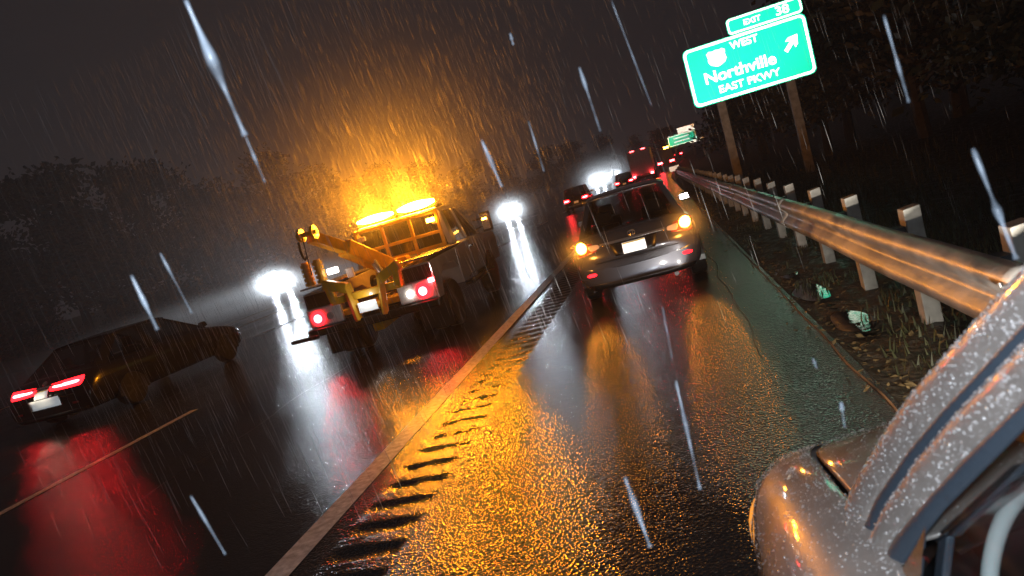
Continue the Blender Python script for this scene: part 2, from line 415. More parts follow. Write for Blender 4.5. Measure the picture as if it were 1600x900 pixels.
def ringmesh(outer, inner, y0, y1):
    n = len(outer); b = MB()
    vs_ = [(x,y0,z) for x,z in outer]+[(x,y0,z) for x,z in inner]+[(x,y1,z) for x,z in outer]+[(x,y1,z) for x,z in inner]
    fs = []
    for i in range(n):
        j = (i+1)%n
        fs += [(i,j,n+j,n+i),(2*n+i,3*n+i,3*n+j,2*n+j),(i,2*n+i,2*n+j,j),(n+i,n+j,3*n+j,3*n+i)]
    b.add(vs_, fs); return b
SY = 26.0
c00 = at_y(1087,171,SY); c10 = at_y(1278,112,SY); c01 = at_y(1064,80,SY); c11 = at_y(1257,20,SY)
sw = ((c10.x-c00.x)+(c11.x-c01.x))/2; sh = ((c01.z-c00.z)+(c11.z-c10.z))/2
sx0 = (c00.x+c01.x)/2; sz0 = (c00.z+c10.z)/2
sg = tag(empty('highway_sign', (sx0+sw/2, SY, 0)), 'large green exit sign with arrow on two timber posts behind the guardrail', 'road sign')
ox, oz = -sw/2, sz0
slab(rrect(ox,oz,ox+sw,oz+sh,.2), 0, .03).build('panel', M['r_green'], sg)
ringmesh(rrect(ox+.03,oz+.03,ox+sw-.03,oz+sh-.03,.19), rrect(ox+.115,oz+.115,ox+sw-.115,oz+sh-.115,.13), -.006, -.001).build('border', M['r_white'], sg)
# route shield, left blank as it is burnt out in the picture
shx, shz = ox+.265*sw, oz+sh*(1-.275)
shp = [(0,-.30),(.1,-.27),(.22,-.2),(.28,-.08),(.26,.06),(.29,.2),(.2,.27),(.1,.24),(0,.27),(-.1,.24),(-.2,.27),(-.29,.2),(-.26,.06),(-.28,-.08),(-.22,-.2),(-.1,-.27)]
slab([(shx+x*1.12, shz+z*1.0) for x,z in shp], -.008, -.001).build('route_shield', M['r_white'], sg)
txt('WEST', .36, (ox+.50*sw, -.004, oz+sh*(1-.165)), M['r_white'], sg)
txt('Northville', .55, (ox+.42*sw, -.004, oz+sh*(1-.575)), M['r_white'], sg, sx=1.08)
txt('EAST PKWY', .35, (ox+.47*sw, -.004, oz+sh*(1-.81)), M['r_white'], sg, sx=1.12)
ac = Vector((ox+.86*sw, 0, oz+sh*(1-.40)))
arr = [(-.07,-.36),(.07,-.36),(.07,-.02),(.2,-.1),(.2,.04),(0,.3),(-.2,.04),(-.2,-.1),(-.07,-.02)]
ca, sa = math.cos(R(-45)), math.sin(R(-45))
ab = MB(); pa = [(ac.x+x*ca-z*sa, ac.z+x*sa+z*ca) for x,z in arr]
# arrow as two convex pieces
ab.prism([(pa[i][0],-.006,pa[i][1]) for i in (0,1,2,8)], [(pa[i][0],-.001,pa[i][1]) for i in (0,1,2,8)])
ab.prism([(pa[i][0],-.006,pa[i][1]) for i in (2,3,4,5)], [(pa[i][0],-.001,pa[i][1]) for i in (2,3,4,5)])
ab.prism([(pa[i][0],-.006,pa[i][1]) for i in (8,2,5)], [(pa[i][0],-.001,pa[i][1]) for i in (8,2,5)])
ab.prism([(pa[i][0],-.006,pa[i][1]) for i in (5,6,7,8)], [(pa[i][0],-.001,pa[i][1]) for i in (5,6,7,8)])
ab.build('arrow', M['r_white'], sg, recalc=True)
# exit tab
t0 = at_y(1140,50,SY); tw = sw*.60; tz = oz+sh+.012; th = .56; tx = ox+sw-tw-.02
tb = slab(rrect(tx,tz,tx+tw,tz+th,.14), 0, .03).build('exit_tab', M['r_green'], sg)
ringmesh(rrect(tx+.02,tz+.02,tx+tw-.02,tz+th-.02,.13), rrect(tx+.08,tz+.08,tx+tw-.08,tz+th-.08,.09), -.006, -.001).build('tab_border', M['r_white'], tb)
txt('EXIT', .26, (tx+.34*tw, -.004, tz+th*.48), M['r_white'], tb, sx=1.1); txt('38', .4, (tx+.74*tw, -.004, tz+th*.5), M['r_white'], tb, sx=1.15)
for pp,(bx,by) in zip(((1128,165),(1237,135)), ((1158,287),(1270,272))):
    top = at_y(*pp, SY); bot = at_y(bx, by, SY)
    b = MB(); xx = (top.x+bot.x)/2-sg.location.x
    b.box((xx-.14,.04,-.6),(xx+.14,.26,oz+sh-.1)); b.build('sign_post', M['wood'], sg, bevel=.012)
for zz in (.25,.75):
    b = MB(); b.box((ox+.2,.032,oz+sh*zz-.04),(ox+sw-.2,.038,oz+sh*zz+.04)); b.build('stiffener', M['back_alu'], sg)
# delineator
dl = at_y(1168,297,24.5)
dn = tag(empty('delineator', (dl.x,24.5,0)), 'small bright white reflector on a short post behind the guardrail near the sign leg', 'reflector post')
b = MB(); b.box((-.04,0,-.3),(.04,.02,dl.z+.1)); b.build('post', M['post'], dn)
b = MB(); b.cyl((0,-.002,dl.z),(0,-.03,dl.z),.10,16); b.build('reflector', M['r_white'], dn)
for i,(a,bb2,Y,hh,lab) in enumerate([((1047,269),(1061,260),62,.5,'small pale plate on a stub post at the far end of the guardrail')]):
    p0 = at_y(*a,Y); p1 = at_y(*bb2,Y); r_ = tag(empty('marker_plate',(0,Y,0)), lab, 'road marker')
    b = MB(); b.box((min(p0.x,p1.x),0,min(p0.z,p1.z)),(max(p0.x,p1.x),.03,max(p0.z,p1.z)+.15)); b.build('plate', M['r_white'], r_)
    b = MB(); b.box(((p0.x+p1.x)/2-.05,.031,-.3),((p0.x+p1.x)/2+.05,.1,p0.z+.2)); b.build('post', M['post'], r_)
# far signs
def far_sign(name, x0, y0, x1, y1, Y, lab, m0, tab=None):
    a = at_y(x0,y0,Y); c = at_y(x1,y1,Y); lo = Vector((min(a.x,c.x),0,min(a.z,c.z))); hi = Vector((max(a.x,c.x),0,max(a.z,c.z)))
    e = tag(empty(name, (0,Y,0)), lab, 'road sign')
    slab(rrect(lo.x,lo.z,hi.x,hi.z,.2), 0,.05).build('panel', M[m0], e)
    if m0 == 'far_green':
        ringmesh(rrect(lo.x+.05,lo.z+.05,hi.x-.05,hi.z-.05,.19), rrect(lo.x+.15,lo.z+.15,hi.x-.15,hi.z-.15,.1), -.02,-.003).build('border', M['far_white'], e)
        for q in (.35,.68):
            b = MB(); zz = lo.z+(hi.z-lo.z)*q; b.box((lo.x+.9,-.02,zz-.10),(hi.x-1.1,-.003,zz+.10)); b.build('legend', M['far_white'], e)
    for q in (.2,.8):
        xx = lo.x+(hi.x-lo.x)*q; b = MB(); b.box((xx-.1,.06,-1),(xx+.1,.26,hi.z-.2)); b.build('sign_post', M['wood'], e)
    if tab:
        b = MB(); b.box((hi.x-.6*(hi.x-lo.x),0,hi.z+.03),(hi.x,.05,hi.z+.9)); b.build('exit_tab', M['far_white'], e)
    return e
far_sign('highway_sign', 1046,231,1086,202,110,'distant green exit sign with pale tab beyond the trucks','far_green',True)
far_sign('highway_sign', 1078,224,1101,213,104,'distant white sign board just right of the far green one','far_white')

# ------------------------------------------------------------------ vehicles
def loft_body(name, L, W, paint, parent, kind='sedan'):
    hw = W/2
    if kind == 'sedan':
        st = [(0,.80,.66,.60,.30),(.04,.93,.84,.80,.24),(.16,.975,.985,.955,.22),(.5,1,1.0,.965,.22),(1.0,1,.97,.95,.22),(1.8,1,.95,.94,.22),(2.7,1,.95,.935,.22),(3.3,.99,.99,.93,.22),(3.75,.97,.93,.86,.22),(4.2,.92,.82,.76,.22),(4.48,.8,.68,.64,.24),(4.56,.66,.55,.5,.30)]
    elif kind == 'suv':
        st = [(0,.84,.80,.78,.34),(.05,.95,1.0,.98,.28),(.3,1,1.06,1.04,.27),(1.0,1,1.06,1.04,.27),(2,1,1.05,1.03,.27),(2.9,1,1.05,1.02,.27),(3.4,.98,1.08,1.0,.27),(4.0,.95,1.0,.92,.27),(4.5,.85,.8,.76,.3),(4.6,.74,.66,.6,.34)]
    k = L/4.56; b = MB(); rings = []
    for y,wf,zc,ze,zb in st:
        w_ = hw*wf
        half = [(0,zb),(.55*w_,zb),(.86*w_,zb+.01),(.96*w_,zb+.1),(w_*1.0,zb+.22),(w_*1.0,(zb+ze)/2+.06),(w_*.985,ze-.14),(w_*.93,ze-.02),(w_*.8,ze+.012),(w_*.4,zc+.005),(0,zc+.01)]
        ring = half + [(-x,z) for x,z in half[-2:0:-1]]
        rings.append([Vector((x, y*k, z)) for x,z in ring])
    for r in rings:                                   # bumper sticks out further than the lid
        for v in r:
            if v.y < .6: v.y += max(0, v.z-.62)*.42*(1-v.y/.6)
            v.y += .10*(abs(v.x)/hw)**3*(1 if v.y < .6 else 0) 
    n = len(rings[0]); vs_ = [v for r in rings for v in r]
    fs = [(i*n+j, i*n+(j+1)%n, (i+1)*n+(j+1)%n, (i+1)*n+j) for i in range(len(rings)-1) for j in range(n)]
    h = (n)//2
    for base in (0, (len(rings)-1)*n):                # ladder caps
        for j in range(1, h-0):
            a, b_, c_, d_ = j, j+1 if j+1 <= h else j, (n-j-1)%n, (n-j)%n
            if a == b_: continue
            q = [base+a, base+b_, base+c_, base+d_]
            q = list(dict.fromkeys(q))
            if len(q) >= 3: fs.append(tuple(q))
        fs.append((base, base+1, base+n-1))
    b.add(vs_, fs)
    o = b.build(name, paint, parent, smooth=True, subsurf=2); bake(o); o.data.shade_smooth()
    return o
def bvh_of(o):
    bm = bmesh.new(); bm.from_mesh(o.data); t = BVHTree.FromBMesh(bm); bm.free(); return t
def patch(bvh, name, material, parent, quad, proud=.006, n=9, rnd_=0.0, direction=1, bulge=0.0, axis='y'):
    """a lens or trim piece laid on the body: quad = 4 (x,z) corners; rnd_ 0 square .. 1 ellipse"""
    P = []
    for i in range(n):
        row = []
        for j in range(n):
            s, t = -1+2*j/(n-1), -1+2*i/(n-1)
            if rnd_:
                s2 = s*math.sqrt(max(0,1-t*t/2)); t2 = t*math.sqrt(max(0,1-s*s/2)); s, t2 = s*(1-rnd_)+s2*rnd_, t*(1-rnd_)+t2*rnd_; t = t2
            a, c = (s+1)/2, (t+1)/2
            x = (quad[0][0]*(1-a)+quad[1][0]*a)*(1-c)+(quad[3][0]*(1-a)+quad[2][0]*a)*c
            z = (quad[0][1]*(1-a)+quad[1][1]*a)*(1-c)+(quad[3][1]*(1-a)+quad[2][1]*a)*c
            if axis == 'y':
                h = bvh.ray_cast(Vector((x,-3 if direction>0 else 9,z)), Vector((0,direction,0)))
                yy = h[0].y if h[0] else (row[-1][1]+proud*direction if row else 0)
                row.append(Vector((x, yy-direction*(proud+bulge*(1-s*s)*(1-t*t)), z)))
            else:                                     # side: quad is (y,z)
                h = bvh.ray_cast(Vector((3*direction,x,z)), Vector((-direction,0,0)))
                xx = h[0].x if h[0] else .8*direction
                row.append(Vector((xx+direction*proud, x, z)))
        P.append(row)
    b = MB(); b.grid(P); return b.build(name, material, parent, smooth=True, solid=.006)
def mirx(q): return [(-q[1][0],q[1][1]),(-q[0][0],q[0][1]),(-q[3][0],q[3][1]),(-q[2][0],q[2][1])]
def wheel(parent, x, y, r, wdt, side):
    b = MB(); b.lathe_x((x,y,r), [(-wdt/2,r*.66),(-wdt/2,r*.93),(-wdt/2+.03,r),(wdt/2-.03,r),(wdt/2,r*.93),(wdt/2,r*.66)])
    t = b.build('wheel', M['rubber'], parent, smooth=False)
    b = MB(); xo = x+side*(wdt/2-.02)
    b.cyl((xo,y,r),(xo+side*.028,y,r), r*.14, 12)
    for k in range(7):
        a = 2*math.pi*k/7; c, s_ = math.cos(a), math.sin(a)
        p0 = Vector((xo, y+c*r*.12, r+s_*r*.12)); p1 = Vector((xo, y+c*r*.64, r+s_*r*.64)); q = Vector((0,-s_,c))*r*.07
        b.prism([p0-q, p0+q, p1+q, p1-q], [v+Vector((side*.022,0,0)) for v in (p0-q,p0+q,p1+q,p1-q)])
    b.build('rim', M['rim'], t)
def greenhouse(root, W, kind, paint, L):
    hw = W/2; k = L/4.56
    if kind == 'sedan': yb0,zb0,yt0,zt0,yt1,zt1,yb1,zb1 = .42,.965,1.12,1.405,2.45,1.43,3.35,.97
    else:               yb0,zb0,yt0,zt0,yt1,zt1,yb1,zb1 = .12,1.04,.42,1.60,2.55,1.64,3.3,1.06
    bw, tw = hw*.86, hw*.66
    if kind == 'suv': tw = hw*.74
    yb0*=k;yt0*=k;yt1*=k;yb1*=k
    B = lambda s,t: None
    # roof: crowned panel
    P = []
    for i in range(9):
        y_ = yt0-.03+(yt1-yt0+.06)*i/8; row = []
        for j in range(11):
            s = -1+2*j/10; e = math.sin(math.pi*i/8)
            row.append((s*(tw+.01), y_+ (-.05 if i==0 else .06 if i==8 else 0)*(1-s*s), zt0+(zt1-zt0)*i/8+.035*(1-s**4)+.02*e))
        P.append(row)
    b = MB(); b.grid(P); b.build('roof', paint, root, smooth=True, solid=.03)
    def pillar(b0, t0_, wy_b, wy_t, name='pillar', dx=.07):
        for s in (-1,1):
            b = MB()
            bb = [(s*b0[0],b0[1],b0[2]),(s*(b0[0]-dx),b0[1]-.02,b0[2]),(s*(b0[0]-dx),b0[1]+wy_b,b0[2]),(s*b0[0],b0[1]+wy_b,b0[2])]
            tt = [(s*t0_[0],t0_[1],t0_[2]),(s*(t0_[0]-dx*.8),t0_[1]-.02,t0_[2]),(s*(t0_[0]-dx*.8),t0_[1]+wy_t,t0_[2]),(s*t0_[0],t0_[1]+wy_t,t0_[2])]
            b.prism(bb, tt); b.build(name, paint, root, bevel=.012)
    pillar((bw,yb0,zb0-.03),(tw,yt0-.02,zt0+.02), .30,.24, dx=.10)
    ym = (yt0+yt1)/2
    pillar((bw,ym,zb0-.03),(tw,ym-.05,zt0+.02), .1,.1)
    pillar((bw,yb1-.05,zb1-.04),(tw,yt1-.05,zt1), .07,.07)
    # panes
    def pane(name, pts, mtl=M['glass']):
        b = MB(); P=[]
        for i in range(5):
            t = i/4; l_ = Vector(pts[0]).lerp(Vector(pts[3]),t); r_ = Vector(pts[1]).lerp(Vector(pts[2]),t)
            P.append([l_.lerp(r_, j/6)+Vector((0,pts[4]*(1-(j/3-1)**2),0)) for j in range(7)])
        b.grid(P); return b.build(name, mtl, root, smooth=True)
    pane('rear_window', [(-bw+.09,yb0,zb0-.01),(bw-.09,yb0,zb0-.01),(tw-.06,yt0-.02,zt0+.01),(-tw+.06,yt0-.02,zt0+.01),-.05])
    pane('windscreen', [(-bw+.05,yb1,zb1-.02),(bw-.05,yb1,zb1-.02),(tw-.04,yt1,zt1+.01),(-tw+.04,yt1,zt1+.01),.08])
    for s in (-1,1):
        for ya,yb_,yta,ytb in ((yb0+.28,ym,yt0+.2,ym-.05),(ym+.1,yb1-.05,ym+.05,yt1-.04)):
            b = MB(); b.add([(s*(bw-.02),ya,zb0),(s*(bw-.02),yb_,zb0),(s*(tw-.015),ytb,zt0+.01),(s*(tw-.015),yta,zt0+.01)],[(0,1,2,3)]); b.build('side_window', M['glass'], root)
    return (yb0,zb0,yt0,zt0,bw,tw,ym,yb1)
def mirror_part(root, s, x, y, z, paint):
    b = MB()
    b.prism([(s*x,y,z),(s*(x+.19),y,z+.01),(s*(x+.19),y+.09,z+.02),(s*x,y+.11,z+.01)], [(s*(x+.01),y,z+.12),(s*(x+.18),y,z+.13),(s*(x+.17),y+.07,z+.12),(s*x,y+.1,z+.11)])
    mm = b.build('side_mirror', paint, root, bevel=.02)
    b = MB(); b.add([(s*(x+.02),y-.004,z+.015),(s*(x+.175),y-.004,z+.02),(s*(x+.165),y-.004,z+.112),(s*(x+.025),y-.004,z+.105)],[(0,1,2,3)]); b.build('mirror_glass', M['chrome'], mm)

def make_car(name, loc, rz, label, kind='sedan', W=1.76, L=4.56, paint='grey_paint', rear='dim', front=None, detail=True, group=None):
    root = tag(empty(name, loc, rz), label, 'car', group); pm = M[paint]
    body = loft_body('body', L, W, pm, root, kind); bv = bvh_of(body)
    yb0,zb0,yt0,zt0,bw,tw,ym,yb1 = greenhouse(root, W, kind, pm, L)
    r = .325 if kind=='sedan' else .37
    for s in (-1,1):
        for y_ in (.95*L/4.56, 3.62*L/4.56):
            b = MB(); n = 18; b.prism([(s*(W/2-.20), y_+(r+.06)*math.cos(math.pi*k/(n-1)), r*.75+(r+.05)*math.sin(math.pi*k/(n-1))) for k in range(n)],
                                     [(s*(W/2+.006), y_+(r+.06)*math.cos(math.pi*k/(n-1)), r*.75+(r+.05)*math.sin(math.pi*k/(n-1))) for k in range(n)])
            b.build('wheel_arch', M['black'], root)
            wheel(root, s*(W/2-.10), y_, r, .22, s)
        mirror_part(root, s, W/2-.07, yb1-.35, zb0+.0, pm)
    hw = W/2
    if rear:
        z0 = .78 if kind=='sedan' else .85
        if detail:
            # black lower valance, seams, chrome, plate
            patch(bv,'lower_bumper',M['black'],root,[(-.78*hw,.235),(.78*hw,.235),(.84*hw,.32),(-.84*hw,.32)],.008,13)
            patch(bv,'boot_seam',M['black'],root,[(-.64*hw,.600),(.64*hw,.600),(.64*hw,.612),(-.64*hw,.612)],.004,13)
            patch(bv,'plate_recess',M['black'],root,[(-.27,.645),(.27,.645),(.33,.815),(-.33,.815)],.004,9)
            patch(bv,'chrome_strip',M['chrome'],root,[(-.47,.822),(.47,.822),(.45,.850),(-.45,.850)],.022,13)
            pl = patch(bv,'licence_plate',M['plate'],root,[(-.155,.655),(.155,.655),(.155,.795),(-.155,.795)],.03,4)
            b = MB()
            patch(bv,'plate_band',M['plate_top'],pl,[(-.15,.778),(.15,.778),(.15,.793),(-.15,.793)],.038,3)
            # three-lobed oval emblem
            e = MB()
            for cx_,rx,rz_ in ((0,.05,.032),(0,.02,.03)):
                ptsE = []
                for k in range(21):
                    a = 2*math.pi*k/20; x_, z_ = cx_+rx*math.cos(a), .895+rz_*math.sin(a)
                    h = bv.ray_cast(Vector((x_,-3,z_)), Vector((0,1,0))); ptsE.append(Vector((x_, h[0].y-.008, z_)))
                e.tube(ptsE, .005, 6)
            e.build('emblem', M['chrome'], root)
            b = MB(); b.tube([(.45,.02,.22),(.45,.3,.24)], .03, 10); b.build('exhaust_tip', M['chrome'], root)
        for s in (-1,1):
            fl = (lambda q: q) if s > 0 else mirx
            if rear == 'turn':
                patch(bv,'tail_light',M['red_lens'],root,fl([(.50,.765),(.80,.72),(.84,.93),(.56,.885)]),.006,9,.2)
                patch(bv,'reversing_lamp',M['clear_lens'],root,fl([(.46,.80),(.60,.775),(.63,.862),(.47,.852)]),.013,9,.5)
                patch(bv,'turn_signal',M['amber'],root,fl([(.635,.785),(.785,.77),(.80,.92),(.65,.915)]),.014,11,.95,bulge=.02)
                patch(bv,'bumper_reflector',M['reflector_glow'],root,fl([(.585,.44),(.72,.44),(.72,.485),(.585,.485)]),.01,9,.9)
            elif rear == 'bar':
                if s > 0:
                    patch(bv,'licence_plate',M['plate'],root,[(-.36,.46),(.36,.46),(.36,.64),(-.36,.64)],.012,4)
                    lamp('plate_light','POINT',(0,-.16,.72),1.6,(1,.85,.65),root,.02)
                tl_ = patch(bv,'tail_light',M['tail_edge'],root,fl([(.16,z0-.04),(.86,z0-.06),(.90,z0+.10),(.16,z0+.08)]),.008,9,.3)
                patch(bv,'lamp_core',M['tail_hot'],tl_,fl([(.24,z0+.005),(.80,z0-.005),(.82,z0+.05),(.24,z0+.045)]),.018,9,.6)
                patch(bv,'side_marker',M['red_lens'],root,fl([(.6,.42),(.75,.42),(.75,.46),(.6,.46)]),.01,5,.5)
            elif rear == 'dim':
                tl_ = patch(bv,'tail_light',M['tail_edge'],root,fl([(.40,z0-.08),(.84,z0-.10),(.86,z0+.14),(.44,z0+.10)]),.008,7,.4)
                patch(bv,'lamp_core',M['tail_hot'],tl_,fl([(.46,z0-.03),(.80,z0-.04),(.82,z0+.07),(.48,z0+.06)]),.018,7,.6)
        if rear in ('dim',):
            patch(bv,'licence_plate',M['plate'],root,[(-.16,.62),(.16,.62),(.16,.76),(-.16,.76)],.012,4)
            patch(bv,'bumper_trim',M['chrome'],root,[(-.6,.45),(.6,.45),(.6,.5),(-.6,.5)],.008,7)
    if front:
        for s in (-1,1):
            fl = (lambda q: q) if s > 0 else mirx
            patch(bv,'headlight',M['head'],root,fl([(.42,.56),(.70,.56),(.68,.70),(.44,.68)]),.02,7,.8,direction=-1)
            lamp('headlamp_beam','SPOT',(s*.58,L+.12,.66),front,(.80,.9,1),root,.09,aim=(0.02 if s>0 else .02,1,.0),angle=120,blend=.9)
        patch(bv,'grille',M['black'],root,[(-.4,.4),(.4,.4),(.4,.6),(-.4,.6)],.008,7,direction=-1)
    # cabin
    for s in (-1,1):
        for y_,zz in ((1.15,1.02),(2.0,1.08)):
            if not detail and y_ < 2: continue
            b = MB(); b.prism([(s*.37-.24,y_,.6),(s*.37+.24,y_,.6),(s*.37+.24,y_+.12,.6),(s*.37-.24,y_+.12,.6)],
                              [(s*.37-.2,y_-.08,zz),(s*.37+.2,y_-.08,zz),(s*.37+.2,y_+.02,zz),(s*.37-.2,y_+.02,zz)])
            b.prism([(s*.37-.13,y_-.1,zz+.02),(s*.37+.13,y_-.1,zz+.02),(s*.37+.13,y_,zz+.02),(s*.37-.13,y_,zz+.02)],
                    [(s*.37-.11,y_-.11,zz+.2),(s*.37+.11,y_-.11,zz+.2),(s*.37+.11,y_-.03,zz+.2),(s*.37-.11,y_-.03,zz+.2)])
            b.build('seat', M['seat'], root, bevel=.03)
    return root, bv

# grey sedan on the shoulder
sd, sbv = make_car('sedan', (-.54,9.22,0), R(1.0), 'grey saloon stopped on the wet shoulder with both amber hazard lamps lit', rear='turn', paint='grey_paint')
for s in (-1,1):
    lamp('hazard_light','POINT',(s*.72,-.18,.86),12,(1,.36,.04),sd,.05)
# black car with long red light bars
c2, _ = make_car('sedan', (-11.65,9.95,0), R(-1), 'low black car with long red tail light bars in the far left lane', rear='bar', paint='dark_paint', W=2.12, L=5.0)
# big plate blob
# vehicles ahead
p = at_y(896,300,46); make_car('suv', (p.x,46,0), 0, 'dark tall car with red tail lights driving ahead, left of the bright oncoming lights', kind='suv', paint='dark_paint', detail=False)
p = at_y(986,270,70); make_car('suv', (p.x-.6,64,0), 0, 'dark car braking just beyond the roof of the grey saloon', kind='suv', paint='dark_paint', detail=False)
p = at_y(1058,243,112); make_car('suv', (p.x,112,rise(112)+.2), R(-6), 'far dark car with red lights just left of the distant signs', kind='suv', paint='red_paint', detail=False)
# box truck
p = at_y(998,262,78)
bt = tag(empty('box_truck', (p.x+.3,78,0), R(-2)), 'white box truck in the queue ahead with two red lamps on its top edge', 'truck')
b = MB(); b.box((-1.25,0,.95),(1.25,6,3.75)); b.build('cargo_box', M['box_white'], bt, bevel=.04)
b = MB(); b.box((-1.2,-.012,1.05),(-.03,-.002,3.6)); b.build('rear_door', M['box_white'], bt); b = MB(); b.box((.03,-.012,1.05),(1.2,-.002,3.6)); b.build('rear_door', M['box_white'], bt)
b = MB(); b.box((-1.1,6.1,.5),(1.1,7.9,2.6)); b.build('cab', M['silver_paint'], bt, bevel=.15)
b = MB(); b.box((-1.2,-.1,.5),(1.2,0.02,.72)); b.build('bumper', M['black'], bt)
for s in (-1,1):
    wheel(bt, s*1.0, 1.2, .45, .3, s); wheel(bt, s*1.0, 6.9, .45, .3, s)
    b = MB(); b.box((s*1.0-.16,-.14,.74),(s*1.0+.16,-.1,.95)); b.build('tail_light', M['tail_hot'], bt)
    b = MB(); b.box((s*.62-.22,-.03,3.60),(s*.62+.22,-.014,3.70)); b.build('marker_lamp', M['tail'], bt)
# amber lamp further on
p = at_y(1038,232,95); v = tag(empty('service_truck',(p.x-.2,95,rise(95)), R(-4)), 'far dark truck with one amber lamp above red lights, left of the distant signs','truck')
b = MB(); b.box((-1.15,0,.6),(1.15,5,p.z-rise(95)-.1)); b.build('cargo_box', M['dark_paint'], v, bevel=.05)
b = MB(); b.box((.1,-.05,p.z-rise(95)-.05),(.75,.2,p.z-rise(95)+.18)); b.build('warning_lamp', M['amber'], v)
for s in (-1,1):
    b = MB(); b.box((s*.8-.3,-.06,1.0),(s*.8+.3,0,1.22)); b.build('tail_light', M['tail_hot'], v); wheel(v, s*.95, 1, .45,.3,s)
# oncoming traffic
PUFFS = []
def oncoming(px_, py_, z, lab, pw=P_ONC, Y=None):
    q = at_y(px_,py_,Y) if Y else at_z(px_,py_,z)
    zz = q.z-.66 if Y else 0
    ph = math.atan2(-q.x,q.y)*.55
    r_, _b = make_car('oncoming_car', (q.x-math.sin(ph)*4.6, q.y+4.6*math.cos(ph), zz), R(180)+ph, lab, paint='dark_paint', rear=None, front=pw, detail=False)
    PUFFS.append(Vector((q.x, q.y-.8, zz+.66)))
    return r_
oncoming(438,445,.66,'oncoming car at left with two white headlights above the black car', P_ONC*7)
oncoming(798,331,.66,'oncoming car with dazzling white headlights between the tow truck and the grey saloon', P_ONC*1.7, 78)
oncoming(936,282,.66,'far oncoming car with glaring headlights left of the saloon roof', P_ONC*1.8, 105)
oncoming(958,272,.66,'farthest oncoming car, headlights nearly touching the box truck', P_ONC*1.8, 125)

# ------------------------------------------------------------------ tow truck (local: y forward, origin at rear centre on the ground)
TX, TY = -4.78, 9.75
tt = tag(empty('tow_truck', (TX,TY,0), R(1.2)), 'silver and yellow tow truck with blazing amber roof beacons in the middle lane', 'tow truck')
sp, yl, bk = M['silver_paint'], M['yellow_steel'], M['black']
# chassis, cab
b = MB(); b.box((-.45,.1,.5),(.45,5.4,.7)); b.build('chassis', bk, tt)
# cab shell as loft in side outline, tumblehome
def xprism(poly, x0, x1, t0_=0): # poly (y,z) ; tumblehome above z 1.25
    b = MB(); f_ = lambda s,y_,z_: (s*(x1 - max(0,z_-1.25)*.16), y_, z_)
    b.prism([f_(-1,y_,z_) for y_,z_ in poly],[f_(1,y_,z_) for y_,z_ in poly]); return b
cabL = [(2.25,.62),(5.55,.62),(5.6,1.15),(5.45,1.27),(4.25,1.33),(2.25,1.33)]
xprism(cabL,-1,1.0).build('cab_body', sp, tt, bevel=.05)
# upper cab: roof + pillars
b = MB(); b.prism([(-.86,2.3,1.95),(.86,2.3,1.95),(.84,3.45,1.95),(-.84,3.45,1.95)],[(-.80,2.38,2.05),(.80,2.38,2.05),(.78,3.35,2.05),(-.78,3.35,2.05)]); b.build('cab_roof', sp, tt, bevel=.03)
for s in (-1,1):
    for (ya,yb_,yc,yd) in ((2.25,2.52,2.3,2.5),(3.2,3.3,3.1,3.2),(4.2,4.32,3.38,3.5)):
        b = MB(); b.prism([(s*.98,ya,1.32),(s*.88,ya,1.32),(s*.88,yb_,1.32),(s*.98,yb_,1.32)],[(s*.87,yc,1.96),(s*.78,yc,1.96),(s*.78,yd,1.96),(s*.87,yd,1.96)])
        b.build('cab_pillar', sp, tt, bevel=.01)
    b = MB(); b.add([(s*.955,2.52,1.33),(s*.955,4.2,1.33),(s*.85,3.4,1.95),(s*.85,2.5,1.95)],[(0,1,2,3)]); b.build('side_window', M['glass'], tt)
    b = MB(); b.box((s*1.003-.002,3.18,.72),(s*1.003+.002,3.19,1.3)); b.box((s*1.003-.002,4.3,.72),(s*1.003+.002,4.31,1.3)); b.box((s*1.003-.002,2.28,.72),(s*1.003+.002,2.29,1.3)); b.build('door_seam', bk, tt)
    b = MB(); b.box((s*1.01-.012,3.24,1.14),(s*1.01+.012,3.42,1.17)); b.build('door_handle', M['chrome'], tt)
    b = MB(); b.box((s*1.0-.04,2.3,.5),(s*1.0+.12,4.2,.56)); b.build('running_board', bk, tt, bevel=.01)
    # towing mirror
    b = MB(); b.tube([(s*.97,4.05,1.4),(s*1.2,4.0,1.45)],.02,6); b.tube([(s*.97,4.05,1.6),(s*1.2,4.0,1.6)],.02,6)
    b.box((min(s*1.16,s*1.36),3.96,1.32),(max(s*1.16,s*1.36),4.08,1.72)); mm = b.build('side_mirror', bk, tt, bevel=.02)
    b = MB(); b.box((min(s*1.18,s*1.34),3.948,1.36),(max(s*1.18,s*1.34),3.955,1.68)); b.build('mirror_glass', M['chrome'], mm)
    b = MB(); b.box((min(s*1.2,s*1.3),3.94,1.56),(max(s*1.2,s*1.3),3.946,1.60)); b.build('mirror_lamp', M['amber'], mm)
    # front wheel and rear duals
    b = MB(); n=18; b.prism([(s*.8, 4.45+.5*math.cos(math.pi*k/(n-1)), .42+.5*math.sin(math.pi*k/(n-1))) for k in range(n)],[(s*1.008, 4.45+.5*math.cos(math.pi*k/(n-1)), .42+.5*math.sin(math.pi*k/(n-1))) for k in range(n)]); b.build('wheel_arch', bk, tt)
    wheel(tt, s*.90, 4.45, .40, .25, s)
    wheel(tt, s*.72, 1.15, .40, .22, s); wheel(tt, s*.98, 1.15, .40, .22, s)
    b = MB(); b.box((s*.85-.27,.58,.12),(s*.85+.27,.60,.62)); b.build('mud_flap', M['rubber'], tt)
b = MB(); b.add([(-.84,2.262,1.36),(.84,2.262,1.36),(.76,2.33,1.93),(-.76,2.33,1.93)],[(0,1,2,3)]); b.build('rear_window', M['glass'], tt)
